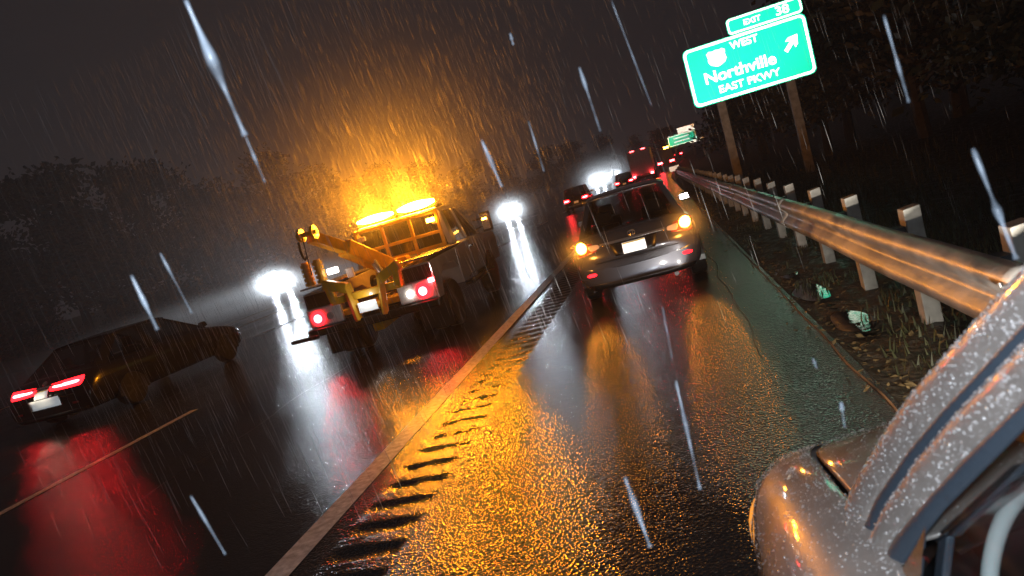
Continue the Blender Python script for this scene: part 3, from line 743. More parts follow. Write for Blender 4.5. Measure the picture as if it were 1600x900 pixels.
b = MB(); b.add([(-.9,4.27,1.34),(.9,4.27,1.34),(.78,3.42,1.96),(-.78,3.42,1.96)],[(0,1,2,3)]); b.build('windscreen', M['glass'], tt)
b = MB(); b.box((-.55,3.0,1.0),(-.15,3.15,1.62)); b.box((.15,3.0,1.0),(.55,3.15,1.62)); b.build('seat', M['seat'], tt, bevel=.03)
# wrecker bed: side tool boxes with fenders
for s in (-1,1):
    b = MB()
    poly = [(.22,.62),(.5,.62),(.62,.92),(.85,1.06),(1.45,1.06),(1.68,.92),(1.8,.62),(2.18,.62),(2.18,1.28),(.22,1.22)]
    xa, xb_ = (s*.62, s*1.12)
    b.prism([(xa,y_,z_) for y_,z_ in poly],[(xb_,y_,z_) for y_,z_ in poly]); tbx = b.build('tool_box', sp if s > 0 else sp, tt, bevel=.015)
    b = MB(); b.box((min(s*1.122,s*1.132),1.72,.70),(max(s*1.122,s*1.132),2.14,1.24)); b.build('box_door', sp, tbx, bevel=.01)
    b = MB(); b.box((min(s*.62,s*1.13),.22,1.285),(max(s*.62,s*1.13),2.18,1.31)); b.build('top_rail', M['chrome'], tbx)
    b = MB(); b.box((min(s*.64,s*1.1),.205,.97),(max(s*.64,s*1.1),.217,1.19)); b.build('glow_cover', bk, tbx)  # added black panel, hides the red tail light glow on the box
    # tail light cluster (upright panel)
    b = MB(); b.box((s*.80-.3,.14,.66),(s*.80+.3,.215,.96)); pnl = b.build('light_panel', M['box_white'], tt, bevel=.02)
    for xx, mm_, rr in ((s*.92,'tail_hot',.085),(s*.70,'work' if s > 0 else 'clear_lens',.07)):
        b = MB(); b.cyl((xx,.135,.80),(xx,.10,.80), rr*.8, 20); b.build('tail_light', M[mm_], pnl, smooth=False)
        if mm_ == 'tail_hot':
            b = MB(); b.cyl((xx,.138,.80),(xx,.112,.80), rr*1.45, 20); b.build('lens_rim', M['tail_edge'], pnl)
    if s > 0:
        b = MB(); b.box((1.05,.10,.90),(1.14,.16,.97)); b.build('marker_lamp', M['tail_hot'], pnl, bevel=.01)
b = MB(); b.box((-.62,.25,.72),(.62,2.2,.82)); b.build('deck', yl, tt, bevel=.01)
b = MB(); b.box((-1.15,.06,.52),(1.15,.2,.64)); b.build('rear_bumper', bk, tt, bevel=.02)
b = MB(); b.box((-1.42,-.05,.50),(-.95,.05,.56)); b.build('tow_step', bk, tt, bevel=.01)
b = MB(); b.box((-.16,.045,.72),(.16,.055,.88)); pl = b.build('licence_plate', M['plate'], tt)
lamp('plate_light','POINT',(0,-.06,.95),2.0,(1,.9,.8),tt,.02)
# headache rack behind the cab
b = MB()
for x_ in (-.82,-.28,.28,.82): b.box((x_-.03,2.19,.8),(x_+.03,2.25,2.02))
for z_ in (1.35,1.6,1.98): b.box((-.82,2.192,z_-.03),(.82,2.248,z_+.03))
b.build('headache_rack', yl, tt, bevel=.008)
for s in (-1,1):
    b = MB(); b.box((s*.70-.08,2.14,1.80),(s*.70+.08,2.19,1.88)); b.build('work_lamp', M['amber'] if s>0 else M['clear_lens'], tt, bevel=.01)
# boom (two-stage) rising to the rear left, mast, cylinders, sheave head
def bar(b, p0, p1, hx, hz):
    p0, p1 = Vector(p0), Vector(p1); t = (p1-p0).normalized(); sdv = t.cross(Vector((0,0,1))).normalized(); u_ = sdv.cross(t)
    b.prism([p0+sdv*a*hx+u_*c*hz for a,c in ((-1,-1),(1,-1),(1,1),(-1,1))],[p1+sdv*a*hx+u_*c*hz for a,c in ((-1,-1),(1,-1),(1,1),(-1,1))])
b = MB(); bar(b,(0,1.95,1.05),(-.42,.75,1.78),.13,.13); b.build('boom', yl, tt, bevel=.015)
b = MB(); bar(b,(-.40,.82,1.74),(-.66,.22,2.08),.09,.09); bo = b.build('boom_extension', yl, tt, bevel=.012)
b = MB()
for dx in (-.13,.1): b.cyl((-.68+dx,.16,2.14),(-.68+dx+.05,.16,2.14),.11,18)
b.cyl((-.86,.16,2.14),(-.50,.16,2.14),.04,12); b.build('sheave_head', yl, bo, bevel=0)
b = MB(); b.tube([(-.84,.12,2.05),(-.84,.10,1.9),(-.82,.08,1.8),(-.78,.05,1.76),(-.74,.08,1.8)],.022,8); b.tube([(-.72,.06,2.1),(-.74,.03,1.5)],.01,6); b.build('tow_hook', bk, bo)
b = MB(); b.tube([(.1,1.0,.85),(-.2,1.2,1.45)],.06,12); b.tube([(-.2,1.2,1.45),(-.3,1.1,1.6)],.035,10); b.build('lift_cylinder', M['chrome'], tt)
b = MB(); b.prism([(-.28,1.75,.82),(.28,1.75,.82),(.28,2.1,.82),(-.28,2.1,.82)],[(-.16,1.85,1.35),(.16,1.85,1.35),(.16,2.05,1.35),(-.16,2.05,1.35)]); b.build('mast', yl, tt, bevel=.02)
for x_ in (-.3,.3):
    b = MB(); b.lathe_x((x_-.1,1.45,1.02),[(0,.17),(.02,.17),(.02,.1),(.18,.1),(.18,.17),(.2,.17)],20); b.build('winch_drum', bk, tt)
# wheel-lift arms folded upright at the tail: the yellow L shapes
for s in (-1,1):
    b = MB(); bar(b,(s*.22,.1,.6),(s*.30,.16,1.22),.07,.05); bar(b,(s*.28,.13,1.15),(s*.66,.14,1.30),.06,.08); bar(b,(s*.60,.13,1.30),(s*.56,.13,.98),.05,.06); b.build('wheel_lift_arm', yl, tt, bevel=.015)
b = MB(); bar(b,(-.62,.18,1.0),(.62,.18,1.0),.07,.06); bar(b,(0,.2,.45),(0,1.2,.5),.09,.09); b.build('crossbar', yl, tt, bevel=.012)
# dollies: ribbed yellow cylinders carried on the left tool box
for i,x_ in enumerate((-1.02,-.80)):
    b = MB(); 
    for k in range(5):
        z_ = 1.33+.075*k; b.tube([(x_,.42,z_),(x_,.42,z_+.055)],.085,16)
    b.tube([(x_,.42,1.32),(x_,.42,1.72)],.06,12); b.build('dolly_hub', yl, tt)
b = MB(); b.box((-.66,.36,1.42),(-.48,.46,1.52)); b.build('work_lamp', M['work'], tt, bevel=.02)
b = MB(); b.box((-.40,.5,1.28),(-.28,.56,1.44)); b.build('side_plate', M['box_white'], tt, bevel=.01)
# dark bags/chain heap on deck
b = MB(); bar(b,(-.55,.5,.9),(.2,1.2,.95),.12,.08); b.tube([(.35,.5,.86),(.45,.8,1.0),(.4,1.1,.9),(.3,1.4,1.0)],.03,8); b.build('chains', bk, tt)
# beacon bar on the cab roof
b = MB(); b.box((-.82,2.5,2.052),(.82,2.78,2.10)); lbp = b.build('beacon_bar', bk, tt, bevel=.01)
def pod(x0, x1, z0, zt):
    b = MB(); n=10; P=[]
    for i in range(n+1):
        t = i/n; x_ = x0+(x1-x0)*t; h = (math.sin(math.pi*min(max(t,.04),.96)))**.45
        P.append([(x_, 2.64+.13*h*math.cos(math.pi*2*k/12), z0+(zt-z0)/2+(zt-z0)/2*h*math.sin(math.pi*2*k/12)) for k in range(13)])
    b.grid(P); return b
pod(-.88,-.14,2.10,2.24).build('beacon', M['beacon'], lbp, smooth=True)
pod(-.02,.72,2.10,2.26).build('beacon', M['beacon'], lbp, smooth=True)
for s in (-1,1):
    b = MB(); b.box((s*.45-.28,2.44,2.02),(s*.45+.28,2.49,2.05)); b.build('strobe', M['amber'], lbp)
    lamp('deck_fill','SPOT',(s*.45,2.38,2.03),190,(1,.38,.03),tt,.06,aim=(0,-1,-.75),angle=95,blend=.6)  # added amber fill that brightens the deck
for s in (-1,1): lamp('beacon_light','POINT',(s*.45,2.3,2.34),150,(1,.31,.012),tt,.12)

# ------------------------------------------------------------------ our own car (right foreground)
oc = tag(empty('parked_car', (.8,1.2,0)), 'rain beaded champagne car filling the lower right corner, hood and windscreen pillar in view', 'car')
O = Vector((-.8,-1.2,0)); op = M['our_paint']
def PL(x, y, off=0.0):
    """point of the tilted side plane of the car under a direction seen from the window"""
    # plane: x = .16 + .393*(z-.9)
    d = ray(x,y); # solve t*dx = .16+.393*(CAM_H + t*dz -.9)
    t = (.16+off+.393*(CAM_H-.9))/(d.x-.393*d.z); q = d*t; return Vector((q.x,q.y,q.z+CAM_H))+O
# fenders + hood: lofted shell, full width x -.06..1.66 (centre .8)
def shell_z(u, y):   # u = 0 at the left edge .. 1 at centre
    base = 1.0 - .20*max(0,(y-1.15)/.85)**1.6 - .35*max(0,(y-1.98)/.25)**2
    crown = .05*math.sin(min(u,1)*math.pi/2)
    return base+crown
secs = []
ys_ = [.75,.95,1.1,1.25,1.4,1.55,1.7,1.82,1.92,2.0,2.07,2.13,2.17]
for y_ in ys_:
    lead = max(0,(y_-1.7)/.47)
    zt = 1.0 - .20*max(0,(y_-1.15)/.85)**1.6 - .22*max(0,(y_-1.95)/.22)**2
    e = .0 + .26*lead**2.2                              # nose narrows
    xl = -.012+e + .05*max(0,(1.35-y_)/.6)
    bot = .34
    half = [(xl+.10,bot),(xl+.015,bot+.10),(xl-.0,.55 if zt>.7 else .48),(xl+.012,zt-.16),(xl+.05,zt-.06),(xl+.105,zt-.012),(xl+.165,zt+.0),(xl+.20,zt+.004)]
    secs.append((y_, half, zt))
for s in (1,-1):
    b = MB(); b.grid([[Vector((x if s>0 else 1.6-x, y_, z))+O for x,z in h] for y_,h,zt in secs])
    b.build('fender', op, oc, smooth=True, solid=.004, subsurf=1)
b = MB(); P=[]
for y_,h,zt in secs[2:]:
    xl = h[-1][0]+.008; xr = 1.6-xl
    P.append([Vector((xl+(xr-xl)*j/16, y_, zt+.006-(.007 if j in (0,16) else 0)+.055*math.sin(math.pi*j/16)*(1-.5*max(0,(y_-1.7)/.47))))+O for j in range(17)])
b.grid(P); b.build('hood', op, oc, smooth=True, solid=.003, subsurf=1)
b = MB(); b.grid([[Vector((x_,y_,z_))+O for x_ in (.1,.4,.8,1.2,1.5)] for y_,z_ in ((2.17,.56),(2.26,.5),(2.28,.4),(2.2,.25))]); b.build('bumper', op, oc, smooth=True, solid=.01, subsurf=1)
b = MB(); b.grid([[Vector((x_,y_,.78))+O for x_ in (.2,.5,.8,1.1,1.4)] for y_ in (.8,1.2,1.6)]); b.build('engine_bay', bk, oc)
for s in (1,-1):
    fx = lambda x: x if s>0 else 1.6-x
    b = MB(); b.grid([[Vector((fx(a),c,z))+O for a,c in ((.02,1.92),(.08,2.04),(.2,2.14),(.36,2.20))] for z in (.50,.56,.62)]); b.build('headlight', M['clear_lens'], oc, smooth=True, solid=.01)
    wheel(oc, (.07 if s>0 else 1.53)-.8, 1.42-1.2+.05, .30, .2, -s)
    lamp('headlamp_beam','SPOT',Vector((.25 if s>0 else 1.35,2.32,.62))+O,P_HEAD,(1,.93,.82),oc,.06,aim=(.02,1,-.015),angle=75,blend=.9)
    lamp('sign_spot','SPOT',Vector((.32 if s>0 else 1.28,2.32,.62))+O,P_HEAD*4,(1,.93,.82),oc,.06,aim=(.13,1,.11),angle=26,blend=1)  # narrow spot added at each headlamp, aimed up to brighten the sign
# amber turn lamp on the fender corner
q0 = at_z(1186,745,.80)
b = MB(); b.grid([[Vector((.000+.26*max(0,(.06*i-.05)/.47)**2.2, 1.65+.06*i, .70+.012*k))+O for i in range(5)] for k in range(3)]); b.build('turn_signal', M['amber_dim'], oc, smooth=True)
# cowl and windscreen
b = MB(); b.grid([[Vector((.3+1.0*j/10, 1.24-.0*j+.10*math.sin(math.pi*j/10)-.0, (.965+.045*math.sin(math.pi*j/10)+k*.012)))+O+Vector((0,-.07*k,0)) for j in range(11)] for k in range(3)]); b.build('cowl', bk, oc, smooth=True, solid=.01)
pb_, pt_ = PL(1312,850), PL(1600,430)
b = MB(); P=[]
for i in range(7):
    t = i/6; l_ = Vector((.2,1.06,1.0)).lerp(Vector((.45,.62,1.5)),t); r_ = Vector((1.4,1.06,1.0)).lerp(Vector((1.15,.62,1.5)),t)
    P.append([l_.lerp(r_,j/10)+Vector((0,.12*math.sin(math.pi*j/10),0))+O for j in range(11)])
b.grid(P); b.build('windscreen', M['glass'], oc, smooth=True)
# pillar strips following the traced edges on the side plane
outer = [(1262,960),(1300,845),(1345,750),(1400,660),(1440,602),(1520,515),(1600,428),(1690,335),(1800,225)]
drip  = [(1305,960),(1322,893),(1372,780),(1425,704),(1480,640),(1540,577),(1600,514),(1690,424),(1800,318)]
drip2 = [(1321,962),(1338,900),(1386,790),(1437,715),(1491,652),(1550,590),(1600,537),(1690,446),(1800,340)]
seal0 = [(1345,962),(1362,905),(1402,838),(1458,772),(1510,716),(1560,668),(1600,630),(1690,545),(1800,440)]
seal1 = [(1375,965),(1398,905),(1432,852),(1478,795),(1530,742),(1575,697),(1600,672),(1690,588),(1800,483)]
def dens(L_, n=5):
    out = []
    for i in range(len(L_)-1):
        for k in range(n): out.append((L_[i][0]+(L_[i+1][0]-L_[i][0])*k/n, L_[i][1]+(L_[i+1][1]-L_[i][1])*k/n))
    return out+[L_[-1]]
def bandmesh(A, B, offA, offB, bulge, nn=8):
    A, B = dens(A), dens(B); P=[]
    for a,c in zip(A,B):
        p0, p1 = PL(*a,offA), PL(*c,offB)
        P.append([p0.lerp(p1,j/nn)+Vector((-bulge*math.sin(math.pi*j/nn),0,bulge*.4*math.sin(math.pi*j/nn))) for j in range(nn+1)])
    b = MB(); b.grid(P); return b, P
b, PA = bandmesh(outer, drip, .012, 0, .022); b.build('windscreen_pillar', op, oc, smooth=True, solid=.003)
b, PB = bandmesh(drip, drip2, .001, .001, .008); b.build('drip_seal', M['seal'], oc, smooth=True, solid=.003)
b, PC = bandmesh(drip2, seal0, 0, .004, .014); b.build('door_frame', op, oc, smooth=True, solid=.003)
b, PD = bandmesh(seal0, seal1, .004, .012, .008); b.build('window_seal', M['seal'], oc, smooth=True, solid=.003)
# side glass below the seal
gA = [(1398,905),(1432,852),(1478,795),(1530,742),(1575,697),(1600,672),(1690,588),(1800,483)]
b = MB(); b.add([PL(x,y,.02) for x,y in gA]+[PL(x,y,.02) for x,y in ((1900,520),(1800,1000),(1390,1000))],[tuple(range(11))])
b.build('door_window', tglass('door_glass',(.8,.82,.82)), oc)
# mirror sail and channel bars
for (xa,ya,xb2,yb2,wd,mm_) in ((1446,797,1432,960,13,'seal'),(1487,835,1472,960,14,'seal'),(1500,835,1640,700,8,'seal'),(1482,832,1600,725,6,'black')):
    dx, dy = xb2-xa, yb2-ya; l_ = math.hypot(dx,dy); nx_, ny_ = -dy/l_*wd/2, dx/l_*wd/2
    a0,a1,a2,a3 = PL(xa-nx_,ya-ny_,.035),PL(xa+nx_,ya+ny_,.035),PL(xb2+nx_,yb2+ny_,.035),PL(xb2-nx_,yb2-ny_,.035)
    b = MB(); dvec = Vector((-.012,0,0)); b.prism([a0,a1,a2,a3],[a0+dvec,a1+dvec,a2+dvec,a3+dvec]); b.build('window_channel', M[mm_], oc, bevel=.003)
# door skin under the window (triangle left of the seal foot, amber light painted into its colour)
b = MB(); b.add([PL(x,y,.004) for x,y in ((1398,905),(1432,852),(1446,822),(1440,880),(1432,990),(1368,990))],[tuple(range(6))]); b.build('sail_panel', mat('painted_amber_light',(.12,.07,.03),.3,coat=1,bump=.4,bscale=150,bdist=.003), oc)
# dark interior
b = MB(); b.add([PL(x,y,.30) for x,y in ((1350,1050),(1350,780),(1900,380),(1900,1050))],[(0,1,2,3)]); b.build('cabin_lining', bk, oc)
# steering wheel
b = MB(); C0 = PL(1650,960,.09); ptsW=[]
e1 = (PL(1600,812,.09)-C0); e2 = (PL(1528,915,.09)-C0)
rad = (e1.length+e2.length)/2; e1 = e1.normalized(); e2 = (e2-e1*e2.dot(e1)).normalized()
for k in range(49):
    a = 2*math.pi*k/48; ptsW.append(C0+(e1*math.cos(a)+e2*math.sin(a))*rad)
b.tube(ptsW, .011, 12, cap=False); b.build('steering_wheel', M['steering'], oc, smooth=True)
# rest of the body behind the camera side, plain panels so that it is whole from other places
b = MB(); b.grid([[Vector((x_,y_,z_))+O for y_ in (-1.4,-.6,.2,.75)] for x_,z_ in ((.1,.34),(.02,.5),(-.02,.75),(.04,.9))]); b.build('door', op, oc, smooth=True, solid=.01)
b = MB(); b.grid([[Vector((x_,y_,1.5+.05*math.sin(math.pi*(x_-.45)/.7)))+O for x_ in (.45,.6,.8,1.0,1.15)] for y_ in (.60,.3,-.3,-1.2)]); b.build('roof', op, oc, smooth=True, solid=.02)
# beads of rain on hood and pillar: uncountable
def bead(b, p, nrm, r):
    nrm = nrm.normalized(); t = nrm.orthogonal().normalized(); u_ = nrm.cross(t); o_ = len(b.v); n=7
    for ring_r, hgt in ((1,0),(.86,.35),(.5,.58)):
        for k in range(n):
            a = 2*math.pi*k/n; b.v.append(tuple(p+(t*math.cos(a)+u_*math.sin(a))*r*ring_r+nrm*hgt*r))
    b.v.append(tuple(p+nrm*.66*r))
    for i in range(2):
        for k in range(n): b.f.append((o_+i*n+k,o_+i*n+(k+1)%n,o_+(i+1)*n+(k+1)%n,o_+(i+1)*n+k))
    for k in range(n): b.f.append((o_+2*n+k,o_+2*n+(k+1)%n,o_+3*n))
bd = MB()
def sprinkle(P, count, rmin, rmax):
    for _ in range(count):
        i = rnd.randrange(len(P)-1); j = rnd.randrange(len(P[0])-1); a, c = rnd.random(), rnd.random()
        p00,p01,p10,p11 = P[i][j],P[i][j+1],P[i+1][j],P[i+1][j+1]
        p_ = (p00*(1-a)+p01*a)*(1-c)+(p10*(1-a)+p11*a)*c
        nr = (p01-p00).cross(p10-p00)
        if nr.length < 1e-9: continue
        cv = Vector((0,0,CAM_H))+O-p_
        if nr.dot(cv) < 0: nr = -nr
        bead(bd, p_+nr.normalized()*.0022, nr, rmin+(rmax-rmin)*rnd.random()**5)
sprinkle(PA, 4200, .0005, .0026); sprinkle(PC, 2400, .0005, .0028)
hood_pts = [[Vector((h[-1][0]+.02+(.6)*j/8, y_, zt+.006+.055*math.sin(math.pi*(.02+.6*j/8)/1.2)))+O for j in range(9)] for y_,h,zt in secs[2:11]]
sprinkle(hood_pts, 4500, .0006, .0026)
fen_pts = [[Vector((x,y_,z))+O for x,z in h[3:]] for y_,h,zt in secs[1:11]]
sprinkle(fen_pts, 5200, .0006, .0026)
o = bd.build('water_droplets', M['drop'], oc, smooth=True, recalc=False); o['kind'] = 'stuff'

# camera flash that lit the nearest drops and the paint
lamp('camera_flash','SPOT',(.0,-.12,CAM_H+.14),P_FLASH,(.78,.88,1),None,.02,aim=Fv+Vector((.1,0,-.02)),angle=140,blend=.2)

# ------------------------------------------------------------------ vegetation
def tree_mesh(seed, H, lobes, nleaf, lsize, mleaf):
    r_ = random.Random(seed)
    t = MB(); t.tube([(0,0,-.5),(.1*H*.1,0,H*.3),(r_.uniform(-.3,.3),r_.uniform(-.3,.3),H*.8)],[H*.022,H*.016,H*.005],7)
    cs = []
    for k in range(lobes):
        a = r_.random()*6.283; zz = H*(.3+.62*r_.random()); rad_ = H*.22*r_.random()*(1.25-zz/H)*1.6
        c = Vector((math.cos(a)*rad_, math.sin(a)*rad_, zz)); cs.append((c, H*r_.uniform(.07,.13)*(1.3-.5*zz/H)))
        t.tube([(0,0,zz*.6), c*.6+Vector((0,0,zz*.36)), c],[H*.008,H*.005,H*.002],5)
    b = MB()
    for k in range(nleaf):
        c, rr = cs[r_.randrange(lobes)]
        d = Vector((r_.gauss(0,1),r_.gauss(0,1),r_.gauss(0,.8))); p_ = c+d*rr*.62
        n_ = Vector((r_.gauss(0,1),r_.gauss(0,1),r_.gauss(0,1))).normalized(); a_ = n_.orthogonal().normalized(); b_ = n_.cross(a_)
        s_ = lsize*r_.uniform(.5,1.3); o_ = len(b.v)
        b.v += [tuple(p_+a_*s_), tuple(p_+b_*s_*.55), tuple(p_-a_*s_), tuple(p_-b_*s_*.55)]; b.f.append((o_,o_+1,o_+2,o_+3))
    def mk(bb, nm, mt):
        me = bpy.data.meshes.new(nm); me.from_pydata(bb.v,[],bb.f); me.materials.append(mt); return me
    return mk(t,'trunk',M['bark']), mk(b,'crown',mleaf)
TM = [tree_mesh(1,12,26,7000,.20,M['leaf']), tree_mesh(2,12,20,6000,.22,M['leaf']), tree_mesh(3,12,30,7500,.20,M['leaf2']), tree_mesh(4,12,16,5200,.2,M['leaf2'])]
def place_tree(k, x, y, z, h, rz, lab, grp, wd=1.0):
    r_ = tag(empty('tree',(x,y,z),rz), lab, 'tree', grp); s_ = h/12
    for nm, me in zip(('trunk','crown'), TM[k]):
        o_ = bpy.data.objects.new(nm, me); col.objects.link(o_); o_.parent = r_; o_.scale = (s_*wd,s_*wd,s_)
    return r_
# skyline at left: (pixel x, pixel y of the top, distance)
sky_l = [(-60,300,58,'leftmost'),(50,268,62,''),(120,330,60,''),(195,248,64,''),(290,258,66,''),(335,300,70,''),(400,238,70,''),(455,262,76,''),(520,262,82,''),(580,258,88,''),(650,252,95,''),(720,250,104,''),(780,248,112,''),(840,232,122,''),(885,222,130,''),(935,208,140,''),(985,212,150,''),(1030,200,150,'')]
descs = ['broad dark tree at the left edge of the treeline','tall dark tree, first full crown from the left','low dark tree in the dip of the left treeline','tall narrow-topped dark tree standing right of the dip','round dark tree beside the narrow-topped one','small dark tree in the notch before the broad crown','broad dark tree behind the raindrop streak, left of the tow truck','dark tree just left of the amber glow','amber tinged tree left above the tow truck boom','amber tinged tree straight behind the beacons','tree fading into rain right of the beacons','dim tree above the tow truck mirror','dim tree above the dazzling headlights','faint tree over the road left of the dark tall car','faint tree above the dark tall car','faint hilltop tree above the far headlights','faint far tree above the box truck','faint far tree left of the distant green sign']
for i,((px_,py_,Y,_),ds) in enumerate(zip(sky_l,descs)):
    q = at_y(px_,py_,Y); place_tree(i%4 if i != 3 else 1, q.x, q.y, -.3, (q.z+.3)*1.0, i*1.7, ds, 'trees along the far side of the highway', 1.0+.25*(i%3))
ub = MB()
for i in range(16):
    X = -46-6*i+rnd.uniform(-2,2); Yq = 60+rnd.uniform(0,8)+abs(X+70)*.1; me_ = TM[i%3][1]; s_ = rnd.uniform(.55,.85); h_ = rnd.uniform(.5,.8)
    ub.add([(X+v.co.x*s_*1.6, Yq+v.co.y*s_*1.6, -3+v.co.z*h_) for v in me_.vertices], [tuple(p_.vertices) for p_ in me_.polygons])
tag(ub.build('undergrowth', M['leaf'], recalc=False), kind='stuff')
rt = [(7.5,34,7.5),(9.5,28,9),(12,24,10.5),(9,19,6),(14,18,11),(17,23,14),(10,40,10),(7,50,8),(9,62,9),(13,34,13),(19,30,15),(12.5,13,8),(18,12,12),(24,20,16),(9,78,9),(13,92,10),(16,110,10)]
rdesc = ['shrubby tree just behind the highway sign','tree right behind the sign, lit faintly brown','broad tree right of the sign','low bush-like tree behind the guardrail posts','tall dark tree at the right, behind the low one','high dark tree in the upper right corner','dark tree left behind the sign legs','dark small tree beyond the sign','dark far tree at the end of the guardrail','tall tree behind the sign panel','big dark tree in the right background','nearer dark tree at the right edge','tall tree at the far right edge','highest black tree in the upper right corner','far roadside tree right of the distant signs','far roadside tree behind the distant signs','farthest roadside tree where the road bends']
for i,((x_,y_,h_),ds) in enumerate(zip(rt,rdesc)):
    place_tree((i+2)%4, x_+bend(y_), y_, rise(y_)-.3, h_, i*2.1, ds, 'trees of the dark wood behind the guardrail', 1.35)
# grass and litter on the verge
gb = MB()
for _ in range(15000):
    x_ = 1.12+abs(rnd.gauss(0,1.6)) if rnd.random() < .85 else rnd.uniform(2,9); y_ = rnd.uniform(3,34)**1.0
    if x_ < 1.75 and noise.noise(Vector((x_*1.5,y_*1.1,2))) < .12: continue
    if x_ >= 1.75 and noise.noise(Vector((x_*.8,y_*.8,2))) < -.2: continue
    z_ = vz(x_,y_); h_ = rnd.uniform(.04,.13) if x_ < 2 else rnd.uniform(.12,.45); a = rnd.random()*6.28; wd = .006+.008*rnd.random(); ln = rnd.uniform(-.5,.5)*h_
    o_ = len(gb.v); c_, s_ = math.cos(a)*wd, math.sin(a)*wd
    gb.v += [(x_-c_,y_-s_,z_-.01),(x_+c_,y_+s_,z_-.01),(x_+ln*.9,y_+ln*.5,z_+h_)]; gb.f.append((o_,o_+1,o_+2))
tag(gb.build('grass', M['grass'], recalc=False), kind='stuff')
lf = MB()
for _ in range(2600):
    x_ = rnd.choice([rnd.uniform(1.0,1.9), rnd.gauss(1.05,.12), rnd.uniform(.98,3)]); y_ = rnd.uniform(3.2,26)
    z_ = max(vz(x_,y_) if x_ > .98 else .0, -.06)+.012; a = rnd.random()*6.28; s_ = rnd.uniform(.012,.04)
    n_ = Vector((rnd.gauss(0,.35),rnd.gauss(0,.35),1)).normalized(); t_ = n_.cross(Vector((math.cos(a),math.sin(a),0))).normalized(); u_ = n_.cross(t_)
    p_ = Vector((x_,y_,z_)); o_ = len(lf.v)
    lf.v += [tuple(p_+t_*s_),tuple(p_+u_*s_*.5+n_*s_*.2),tuple(p_-t_*s_),tuple(p_-u_*s_*.5)]; lf.f.append((o_,o_+1,o_+2,o_+3))
tag(lf.build('leaf_litter', M['litter'], recalc=False), kind='stuff')

# ------------------------------------------------------------------ rain
def needle(b, p, d, r, ln, n=3, head=.35):
    t = d.normalized(); a_ = t.orthogonal().normalized(); b_ = t.cross(a_); o_ = len(b.v)
    b.v.append(tuple(p-t*ln/2)); 
    q = p+t*ln*head*.5
    for k in range(n):
        a = 6.283*k/n; b.v.append(tuple(q+(a_*math.cos(a)+b_*math.sin(a))*r))
    b.v.append(tuple(p+t*ln/2))
    for k in range(n): b.f.append((o_,o_+1+k,o_+1+(k+1)%n)); b.f.append((o_+n+1,o_+1+(k+1)%n,o_+1+k))
RD = Vector((.10,.03,-1))
rb2 = MB()
for _ in range(15000):
    y_ = rnd.uniform(3.5,26); x_ = rnd.uniform(-.75*y_-2, .35*y_+1); z_ = rnd.uniform(.05, 1.7+.40*y_)
    if x_ > -1.8 and (rnd.random() < .82 or y_ < 6): continue
    if x_ < -6 and rnd.random() < .3: continue
    needle(rb2, Vector((x_,y_,z_)), RD+Vector((rnd.gauss(0,.03),rnd.gauss(0,.03),0)), .0009+.00009*y_, rnd.uniform(.14,.5))
for _ in range(1500):     # denser shower seen against the beacons
    v_ = Vector((rnd.gauss(0,1.7),rnd.gauss(0,1.4),abs(rnd.gauss(0,1.3)))); needle(rb2, Vector((TX-.1,TY+2.5,2.3))+v_, RD+Vector((rnd.gauss(0,.03),rnd.gauss(0,.03),0)), .0018, rnd.uniform(.2,.55))
tag(rb2.build('rain', M['rain'], recalc=False), kind='stuff')
# the large drops close to the lens
big = [(290,0,383,212,13,.9),(384,214,414,285,4,.9),(205,430,246,515,8,1.0),(250,395,300,490,3,1.1),(752,218,784,292,9,1.1),(797,52,802,70,5,1.2),(826,190,850,268,3,1.2),(905,105,938,205,5,1.1),
       (1381,24,1420,160,5,1.0),(1520,232,1588,405,11,1.1),(1056,595,1094,765,8,1.0),(976,745,1016,855,11,.9),(298,775,352,866,4,1.0),(1314,628,1320,668,6,.95),(1035,480,1050,560,3,1.1),(955,0,1018,165,2,1.2),(1270,560,1276,575,6,1.1)]
bigl = ['longest, broadest rain streak, at the top left','thin rain streak under the broad one at top left','blurry rain streak above the black car','thin rain streak right of the blurry one above the black car','bright rain streak above the dazzling headlights','small round drop high in the middle of the sky','thin rain streak over the sky left of the grey saloon','slender rain streak in the sky above the far headlights','slender rain streak right of the big sign','broad blue rain streak above the guardrail at the right edge','rain streak over the shoulder below the grey saloon','broad pale rain streak low in the middle','short rain streak in the bottom left','bright drop just above the hood of the parked car','faint rain streak under the bumper of the grey saloon','hair-thin rain streak high above the far traffic','bright drop on the dark shoulder near the pavement edge']
for (xa,ya,xb2,yb2,wd,dist),ds in zip(big,bigl):
    p0, p1 = at_d(xa,ya,dist), at_d(xb2,yb2,dist); r_ = wd*dist/f*.85; n=18
    b = MB(); pts_=[]; rr=[]; mid=rnd.uniform(.2,.6); wd2=rnd.uniform(.07,.2); am=rnd.uniform(.25,.6)
    for k in range(n+1):
        t = k/n; pts_.append(p0.lerp(p1,t)); rr.append(max(r_*(.3 if t==0 else .5 if t==1 else ((.36+.1*math.cos(t*9+mid*20)+am*math.exp(-((t-mid)/wd2)**2))*(1-.35*t))), .0004))
    b.tube(pts_, rr, 12)
    o = b.build('raindrop', M['rain_big'] if 'rain_big' in M else M['rain'], None, smooth=True); tag(o, ds, 'raindrop', 'large raindrops falling close to the lens')

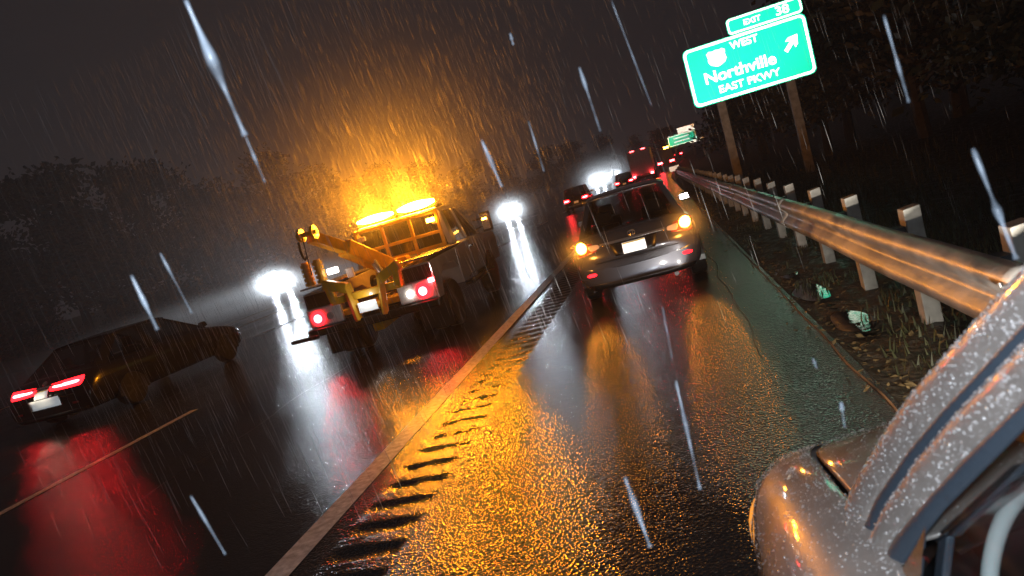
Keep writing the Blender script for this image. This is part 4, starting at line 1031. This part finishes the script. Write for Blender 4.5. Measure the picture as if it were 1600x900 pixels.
# ------------------------------------------------------------------ haze, road mist and added lamp halos
def vol(name, dens_, g_=.6, c=(1,1,1), tex=False):
    mt = bpy.data.materials.new(name); mt.use_nodes = True; n = mt.node_tree.nodes; n.remove(n['Principled BSDF'])
    v = nd(mt,'ShaderNodeVolumePrincipled'); v.inputs['Color'].default_value = (*c,1); v.inputs['Density'].default_value = dens_; v.inputs['Anisotropy'].default_value = g_
    mt.node_tree.links.new(v.outputs[0], n['Material Output'].inputs['Volume'])
    return mt
b = MB(); b.box((-260,-20,-1.6),(120,330,60)); tag(b.build('haze', vol('haze', HAZE, .55, (.95,.93,.95))), kind='stuff')

def puff(name, c, rad, dens_, colr=(1,1,1), g_=.3, noise_s=None):
    """a patch of mist: an ellipsoid whose density falls off towards its rim"""
    mt = vol(name, dens_, g_, colr); n = mt.node_tree.nodes; l = mt.node_tree.links
    v = [q for q in n if q.bl_idname == 'ShaderNodeVolumePrincipled'][0]
    tc = nd(mt,'ShaderNodeTexCoord'); ln = nd(mt,'ShaderNodeVectorMath'); ln.operation='LENGTH'; l.new(tc.outputs['Object'], ln.inputs[0])
    mr = nd(mt,'ShaderNodeMapRange'); mr.interpolation_type='SMOOTHSTEP'; mr.inputs['From Min'].default_value=0; mr.inputs['From Max'].default_value=1
    mr.inputs['To Min'].default_value=1; mr.inputs['To Max'].default_value=0; l.new(ln.outputs['Value'], mr.inputs['Value'])
    pw_ = nd(mt,'ShaderNodeMath'); pw_.operation='POWER'; pw_.inputs[1].default_value=2.5; ml = nd(mt,'ShaderNodeMath'); ml.operation='MULTIPLY'; ml.inputs[1].default_value=dens_
    l.new(mr.outputs[0], pw_.inputs[0]); l.new(pw_.outputs[0], ml.inputs[0]); l.new(ml.outputs[0], v.inputs['Density'])
    bm = bmesh.new(); bmesh.ops.create_icosphere(bm, subdivisions=3, radius=1); me = bpy.data.meshes.new(name); bm.to_mesh(me); bm.free(); me.materials.append(mt)
    o = bpy.data.objects.new(name, me); col.objects.link(o); o.location = c; o.scale = rad; tag(o, kind='stuff'); return o
puff('spray_halo', (TX-.1,TY+2.7,2.7), (5.8,3.8,4.6), .055, g_=.2)  # dense mist added to give the beacons their amber glow
puff('spray_halo', (-11.6,12.2,.25), (2.8,3.2,.8), .16)

for c_,r_,d_ in zip(PUFFS,(4,6,9,10),(.30,.3,.45,.45)):
    puff('spray_halo', c_, (r_,r_*.9,r_*.72), d_, g_=.45)  # mist added around the oncoming headlights for their glare

puff('spray_halo', (-24,36,.4), (13,26,2.0), .16, g_=.3)

for s_ in (-1,1):
    puff('spray_halo', (-.54+s_*.72, 9.0, .87), (.55,.45,.5), .55, g_=.3)  # small volumes added as amber halos around the hazard lamps
